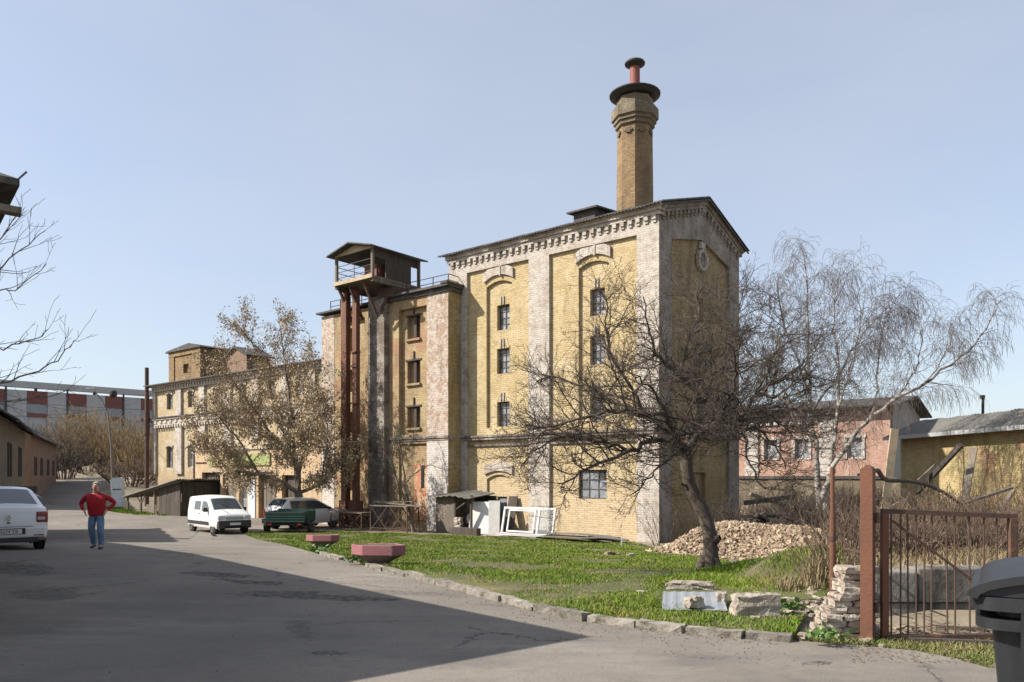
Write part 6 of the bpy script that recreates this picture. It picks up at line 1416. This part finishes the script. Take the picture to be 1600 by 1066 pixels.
# lean-to with sheet roof against the annexe side
X, Y, Z = fpos(-10.9, -1.4); lt = thing('lean_to', 'rotten dark lean-to with wavy grey sheet roof in the corner by the annexe', 'lean-to', (X, Y, Z), RZ)
mb = MB(); mb.box(-.75,.55,-.25,-.2,-.1,1.85); mb.box(-.78,-.7,-.25,1.2,-.1,1.85); mb.build('board_wall', WOODG, lt)
mb = MB(); n = 30
for i in range(n):
    x0, x1 = -.95+2.75*i/n, -.95+2.75*(i+1)/n; z = lambda x: 1.98+.025*math.sin(x*16)+.05*math.sin(x*2.6)-.02*x
    mb.add([(x0,-.6,z(x0)-.12),(x1,-.6,z(x1)-.12),(x1,1.3,z(x1)+.1),(x0,1.3,z(x0)+.1),(x0,-.6,z(x0)-.16),(x1,-.6,z(x1)-.16),(x1,1.3,z(x1)+.06),(x0,1.3,z(x0)+.06)],[(0,1,2,3),(7,6,5,4),(0,4,5,1),(2,6,7,3)])
mb.build('sheet_roof', SLATE, lt)
mb = MB(); mb.bar((1.65,-.3,-.1),(1.65,-.3,1.9),.1); mb.bar((.55,-.25,0),(.55,-.25,1.85),.1); mb.bar((.6,-.25,1.2),(1.65,-.3,1.75),.06); mb.build('posts', WOODD, lt)
mb = MB(); mb.box(.5,1.9,1.28,1.32,-.1,1.85); mb.build('back_boards', WOODD, lt)
random.seed(97)
X, Y, Z = fpos(-9.9, -1.7); o_ = thing('brick_stack', 'short ragged stack of bricks under the lean-to roof', 'bricks', (X, Y, Z), RZ)
for k in range(9):
    for j in range(2): mb = MB(); mb.rock((0,0,0), .25,.2,.09,0,.15); mb.build('brick', WORNB, o_, loc=(-.3+j*.2+random.uniform(-.04,.04), random.uniform(-.05,.05), .04+k*.09))
def panel(label, x, y, w_, h_, tilt, m_, name, rz=0, th=.05):
    X, Y, Z = fpos(x, y); o = MB(); o.box(-w_/2,w_/2,-th/2,th/2,0,h_); o = o.build(name, m_, loc=(X,Y,Z+.02), bevel=.008); o.rotation_euler = (R(tilt),0,RZ+R(rz)); tag(o, label, 'panel board'); return o
panel('white panel leaning on the lean-to, the left one with a dark foot', -8.9, -1.5, 1.15, 1.6, -14, FRAMEW, 'leaning_panel', 18, .09)
panel('narrow white panel leaning right of the larger white panel', -8.15, -1.3, .55, 1.65, -12, FRAMEW, 'leaning_panel', 35, .09)
panel('dark board leaning at the doorway behind the white panels', -7.9, -.5, .5, 1.9, -16, WOODD, 'dark_board', 10)
X, Y, Z = fpos(-9.3, -2.1); mb = MB(); mb.box(-.9,.9,-.15,.15,0,.35); o = mb.build('timber_baulk', WOODD, loc=(X,Y,Z), bevel=.02); o.rotation_euler = (0,0,RZ); tag(o, 'dark timber baulk lying at the foot of the white panels', 'timber')
X, Y, Z = fpos(-9.6, -1.2); o_ = thing('junk_basin', 'grey enamel basin lying in the junk under the lean-to', 'basin', (X, Y, Z+.75), 0); mb = MB(); mb.lathe((0,0,0), [(.16,0),(.27,.16),(.29,.17),(.26,.16),(.15,.02)], 20); mb.v = [(p[0], p[2]*-1, p[1]) for p in mb.v]; mb.build('bowl', M('grey_enamel', (.45,.46,.46), (.3,.3,.3), 4, .4), o_); mb = MB(); mb.box(-.35,.35,.1,.5,-.75,-.1); mb.box(-.3,.2,-.1,.4,-.3,-.27); mb.build('crate_under_it', WOODD, o_)
# double window unit leaning on the wall
X, Y, Z = fpos(-6.15, -1.35); wu = thing('window_unit', 'large white double window frame leaning against the yellow wall', 'window frame', (X, Y, Z+.08), RZ); wu.rotation_euler = (R(-13), 0, RZ)
PVC = M('white_plastic_frame', (.66,.66,.65), (.52,.51,.49), 3, .35)
mb = MB(); W_, H_ = 3.05, 1.32
for x0, x1, z0, z1 in ((-W_/2,W_/2,0,.09),(-W_/2,W_/2,H_-.09,H_),(-W_/2,-W_/2+.09,.09,H_-.09),(W_/2-.09,W_/2,.09,H_-.09),(.55,.65,.09,H_-.09)): mb.box(x0,x1,-.04,.04,z0,z1)
mb.build('frame', PVC, wu, bevel=.006)
mb = MB()
for x0, x1, z0, z1 in ((-1.15,.45,.12,.19),(-1.15,.45,H_-.2,H_-.13),(-1.15,-1.08,.19,H_-.2),(.38,.45,.19,H_-.2)): mb.box(x0,x1,-.1,-.045,z0,z1)
mb.build('sash', PVC, wu, bevel=.006)
m, t, b = new_mat('clear_pane', .02); b.inputs['Base Color'].default_value = (.8,.85,.86,1); b.inputs['Transmission Weight'].default_value = .9; b.inputs['IOR'].default_value = 1.1; mb = MB(); mb.box(.65,W_/2-.09,-.006,.006,.09,H_-.09); mb.build('pane', m, wu)
X, Y, Z = fpos(-6.3, -1.95); mb = MB(); mb.rock((0,0,.1), 3.4, .9, .14, 0, .10, 4); o = mb.build('sheet_pile', M('crumpled_plastic_sheet', (.42,.38,.37), (.33,.30,.29), 2, .7, .5, 9), loc=(X,Y,Z)); o.rotation_euler = (0,0,RZ); tag(o, 'crumpled pale sheeting under the white window unit', 'sheeting')
for lab, x, y, l, w_, z, rz, m_ in (('long pale board lying along the wall foot, top of the board pile', -3.0, -1.7, 4.0, .5, .28, -2, SLATE), ('wide grey board under the pale one by the wall', -3.2, -1.9, 4.4, .8, .14, 2, WOODG), ('short grey board sticking out at the right of the board pile', -1.5, -2.1, 2.2, .4, .20, 12, SLATE)):
    X, Y, Z = fpos(x, y); mb = MB(); n = 12
    for i in range(n): x0, x1 = -l/2+l*i/n, -l/2+l*(i+1)/n; zz = lambda q: .10*math.cos(q/l*3.0)*.8; mb.add([(x0,-w_/2,zz(x0)),(x1,-w_/2,zz(x1)),(x1,w_/2,zz(x1)),(x0,w_/2,zz(x0)),(x0,-w_/2,zz(x0)-.04),(x1,-w_/2,zz(x1)-.04),(x1,w_/2,zz(x1)-.04),(x0,w_/2,zz(x0)-.04)],[(0,1,2,3),(7,6,5,4),(0,4,5,1),(2,6,7,3)]+([(0,3,7,4)] if i == 0 else [])+([(1,5,6,2)] if i == n-1 else []))
    o = mb.build('long_board', m_, loc=(X,Y,Z+z)); o.rotation_euler = (0,0,RZ+R(rz)); tag(o, lab, 'board')
g = G(933, 848); wb_ = thing('wheelbarrow_tray', 'rusty upturned barrow tray in front of the board pile', 'barrow tray', g, 0); mb = MB(); mb.lathe((0,0,0), [(.12,.02),(.42,.26),(.44,.27),(.1,.06)], 10); mb.build('tray', RUSTD, wb_)
g = G(971, 853); mb = MB(); mb.box(-.03,.03,-.02,.02,-.1,.32); o = mb.build('white_stake', FRAMEW, loc=g); o.rotation_euler = (0,R(6),0); tag(o, 'short white stake standing at the lawn edge near the board pile', 'stake')
# welded table frames by the annexe
def trestle(label, x, y, l, w_, h, rz):
    X, Y, Z = fpos(x, y); t = thing('metal_trestle', label, 'trestle', (X, Y, Z), RZ+R(rz))
    mb = MB(); mb.box(-l/2,l/2,-w_/2,w_/2,h-.05,h); mb.build('top', WOODG, t)
    for sx in (-1,1):
        for sy in (-1,1): mb = MB(); mb.bar((sx*(l/2-.05),sy*(w_/2-.05),0),(sx*(l/2-.05),sy*(w_/2-.05),h-.05),.05); mb.build('leg', RUSTD, t)
    mb = MB()
    for sy in (-1,1): y_ = sy*(w_/2-.05); mb.bar((-l/2+.08,y_,.1),(-.1,y_,h-.08),.035); mb.bar((-.1,y_,.1),(-l/2+.08,y_,h-.08),.035); mb.bar((.1,y_,.1),(l/2-.08,y_,h-.08),.035); mb.bar((l/2-.08,y_,.1),(.1,y_,h-.08),.035); mb.bar((-l/2,y_,.2),(l/2,y_,.2),.03)
    mb.build('braces', RUSTD, t); return t
trestle('rusted trestle with crossed braces below the hoist legs', -16.3, -3.3, 2.6, .8, .95, 0)
trestle('taller rusted trestle with long planks beside the bare sapling', -13.3, -3.0, 2.7, .9, 1.35, 2)
for lab, x, y, l, z, tl in (('loose grey plank laid over the taller trestle', -13.0, -3.0, 3.4, 1.42, 3), ('second thin plank on the taller trestle, tilted', -13.4, -2.7, 2.6, 1.52, -2), ('short plank propped on the lower trestle', -17.2, -3.2, 1.0, 1.05, 8)):
    X, Y, Z = fpos(x, y); mb = MB(); mb.box(-l/2,l/2,-.12,.12,-.025,.025); o = mb.build('loose_plank', WOODG, loc=(X,Y,Z+z)); o.rotation_euler = (0,R(tl),RZ); tag(o, lab, 'plank')

# ------------------------------------------------------------------ left background: lamp, cabinet
d = 64; lp_ = W(177, 790, d); lz = zg(lp_.x, d); lm = thing('street_lamp', 'leaning grey street lamp before the far thicket', 'street lamp', (lp_.x, d, lz), 0)
mb = MB(); mb.tube([(0,0,-.2),(-.15,0,4.0),(-.45,0,6.8),(-.95,0,8.0),(-1.5,-.1,8.7)],[.12,.09,.07,.055,.05],10); mb.build('pole', M('grey_steel_pole', (.20,.185,.17), (.14,.125,.115), 2, .7), lm)
mb = MB(); mb.rock((-1.75,-.15,8.95), .8,.3,.16,0,.05,2); o = mb.build('lamp_head', M('lamp_head_grey', (.36,.36,.34), rough=.5), lm); 
mb = MB(); mb.lathe((.0,0,8.2),[(.2,0),(.3,.2),(.3,.5),(.12,.62)],12); mb.build('loudspeaker', IRON, lm)
d = 58; q = W(186, 788, d); cz = zg(q.x, d); cbn = thing('grey_cabinet', 'tall narrow pale blue grey metal cabinet leaning beside the board shed', 'cabinet', (q.x, d, cz), R(10)); cbn.rotation_euler = (0, R(-3), R(10))
CABM = M('pale_grey_paint', (.50,.54,.56), (.42,.45,.46), 1.5, .6, c3=(.28,.25,.22), s3=2.5, lo3=.6, hi3=.72); mb = MB(); mb.box(-.42,.42,-.25,.25,0,2.15); mb.prism([(-.42,2.15),(.42,2.15),(.25,2.3),(-.25,2.3)], lambda p: (p[0],-.25,p[1]), lambda p: (p[0],.25,p[1])); mb.build('shell', CABM, cbn, bevel=.02)
mb = MB(); mb.box(-.36,.36,-.265,-.252,.15,1.25); mb.build('door', CABM, cbn); mb = MB(); mb.box(-.3,.3,-.27,-.252,1.4,1.47); mb.build('vent', DARK, cbn)
q = W(52, 768, 50); bz_ = zg(q.x, 50)
kb = thing('kiosk_box', 'dark roadside box with small pitched roof by the orange house', 'kiosk', (-23.3, 37.0, zg(-23.3,37.0)), math.atan2(.877,-.48))
mb = MB(); mb.box(-.4,.4,-.4,.4,0,2.0); mb.build('body', WOODD, kb); mb = MB(); mb.prism([(-.55,2.0),(.55,2.0),(0,2.3)], lambda p: (p[0],-.5,p[1]), lambda p: (p[0],.5,p[1])); mb.build('roof', WOODD, kb); mb = MB(); mb.box(.402,.42,-.15,.05,.9,1.9); mb.build('pale_strip', FRAMEW, kb)

# ------------------------------------------------------------------ wrecked timbers at the right
def beam(label, a, b, w_, h_, m_, name='timber_beam'):
    mb = MB(); c_ = (a+b)/2; mb.bar(a-c_, b-c_, w_, h_); o = mb.build(name, m_, loc=c_); tag(o, label, 'timber'); return o
beam('tall pale plank standing on end before the pink house corner', W(1382,800,19), W(1398,670,19), .05, .19, WOODP)
beam('dark broken beam rising to the right in the scrub', W(1432,770,18), W(1502,695,17), .10, .10, WOODD)
beam('second shorter beam under the dark one, rising right', W(1436,752,17.6), W(1462,728,17.6), .07, .09, WOODG)
beam('leaning grey plank in the middle of the scrub before the yellow wall', W(1506,790,17), W(1522,700,17.5), .14, .05, WOODG)
beam('long grey plank pointing right near the right edge', W(1495,790,16), W(1580,763,16.5), .09, .05, WOODG)
beam('stubby plank end standing below the long one', W(1558,805,16.2), W(1584,766,16.2), .12, .05, WOODG)
beam('low pale stick lying left of the gate post top', W(1388,795,15), W(1416,782,15), .07, .07, WOODP)
random.seed(99); mb = MB(); sx_, sy_ = 10.3, 29.6                                  # dark scrap timber behind the bricks
for k in range(150):
    q = Vector((random.gauss(sx_,1.2), random.gauss(sy_,.9), 0)); h_ = max(0, 1.75*math.exp(-((q.x-sx_)**2/2.6+(q.y-sy_)**2/1.6))); q.z = zg(q.x,q.y) + h_*random.uniform(.3,1.0)
    a = random.uniform(0,6.28); d_ = Vector((math.cos(a), math.sin(a), random.uniform(-.35,.35)))*random.uniform(.3,1.0); mb.bar(q-d_, q+d_, random.uniform(.05,.18), random.uniform(.04,.14))
tag(mb.build('scrap_timber', WOODD), kind='stuff')
for lab, px, py, px2, py2, w_ in (('dark log lying on top of the scrap behind the brick heap', 1160,786,1240,776,.2), ('grey log crossing the dark one on the scrap', 1172,772,1225,790,.13)): beam(lab, W(px,py,29.2), W(px2,py2,29.6), w_, w_*.9, WOODD if w_ > .15 else WOODG, 'log')
random.seed(98); mb = MB(); P = [W(1372,735,14.5), W(1385,750,14.6), W(1420,752,14.8), W(1455,760,15), W(1490,780,15.2), W(1510,800,15.3), W(1516,840,15.3)]
pts = smooth_line(P); c_ = pts[0]; mb.tube([p-c_ for p in pts],[.045-.0009*i for i in range(len(pts))],8); mb.tube([W(1340,742,14.4)-c_, W(1372,735,14.5)-c_],[.025,.042],8); tag(mb.build('fallen_branch', BARKD, loc=c_), 'thick dark fallen branch arching over the gate scrub', 'branch')
d = 42; q = W(1535, 655, d); mb = MB(); mb.cyl((0,0,-4),(0.03,0,1.15),.08,.07,n=10); mb.box(-.1,.1,-.08,.08,1.1,1.3); tag(mb.build('roof_post', IRON, loc=q), 'thin dark post rising behind the grey shed roof', 'post')
# overhead wires at the left
for lab, a, b in (('upper overhead wire at the left in front of the grey hall', W(-40,652,40), W(240,622,75)), ('lower overhead wire drooping to the street lamp', W(-40,600,30), W(172,640,64))):
    pts = [a.lerp(b, i/14) - Vector((0,0,.5*math.sin(math.pi*i/14))) for i in range(15)]; mb = MB(); mb.tube([p-a for p in pts],[.012]*15,5); tag(mb.build('overhead_wire', IRON, loc=a), lab, 'wire')
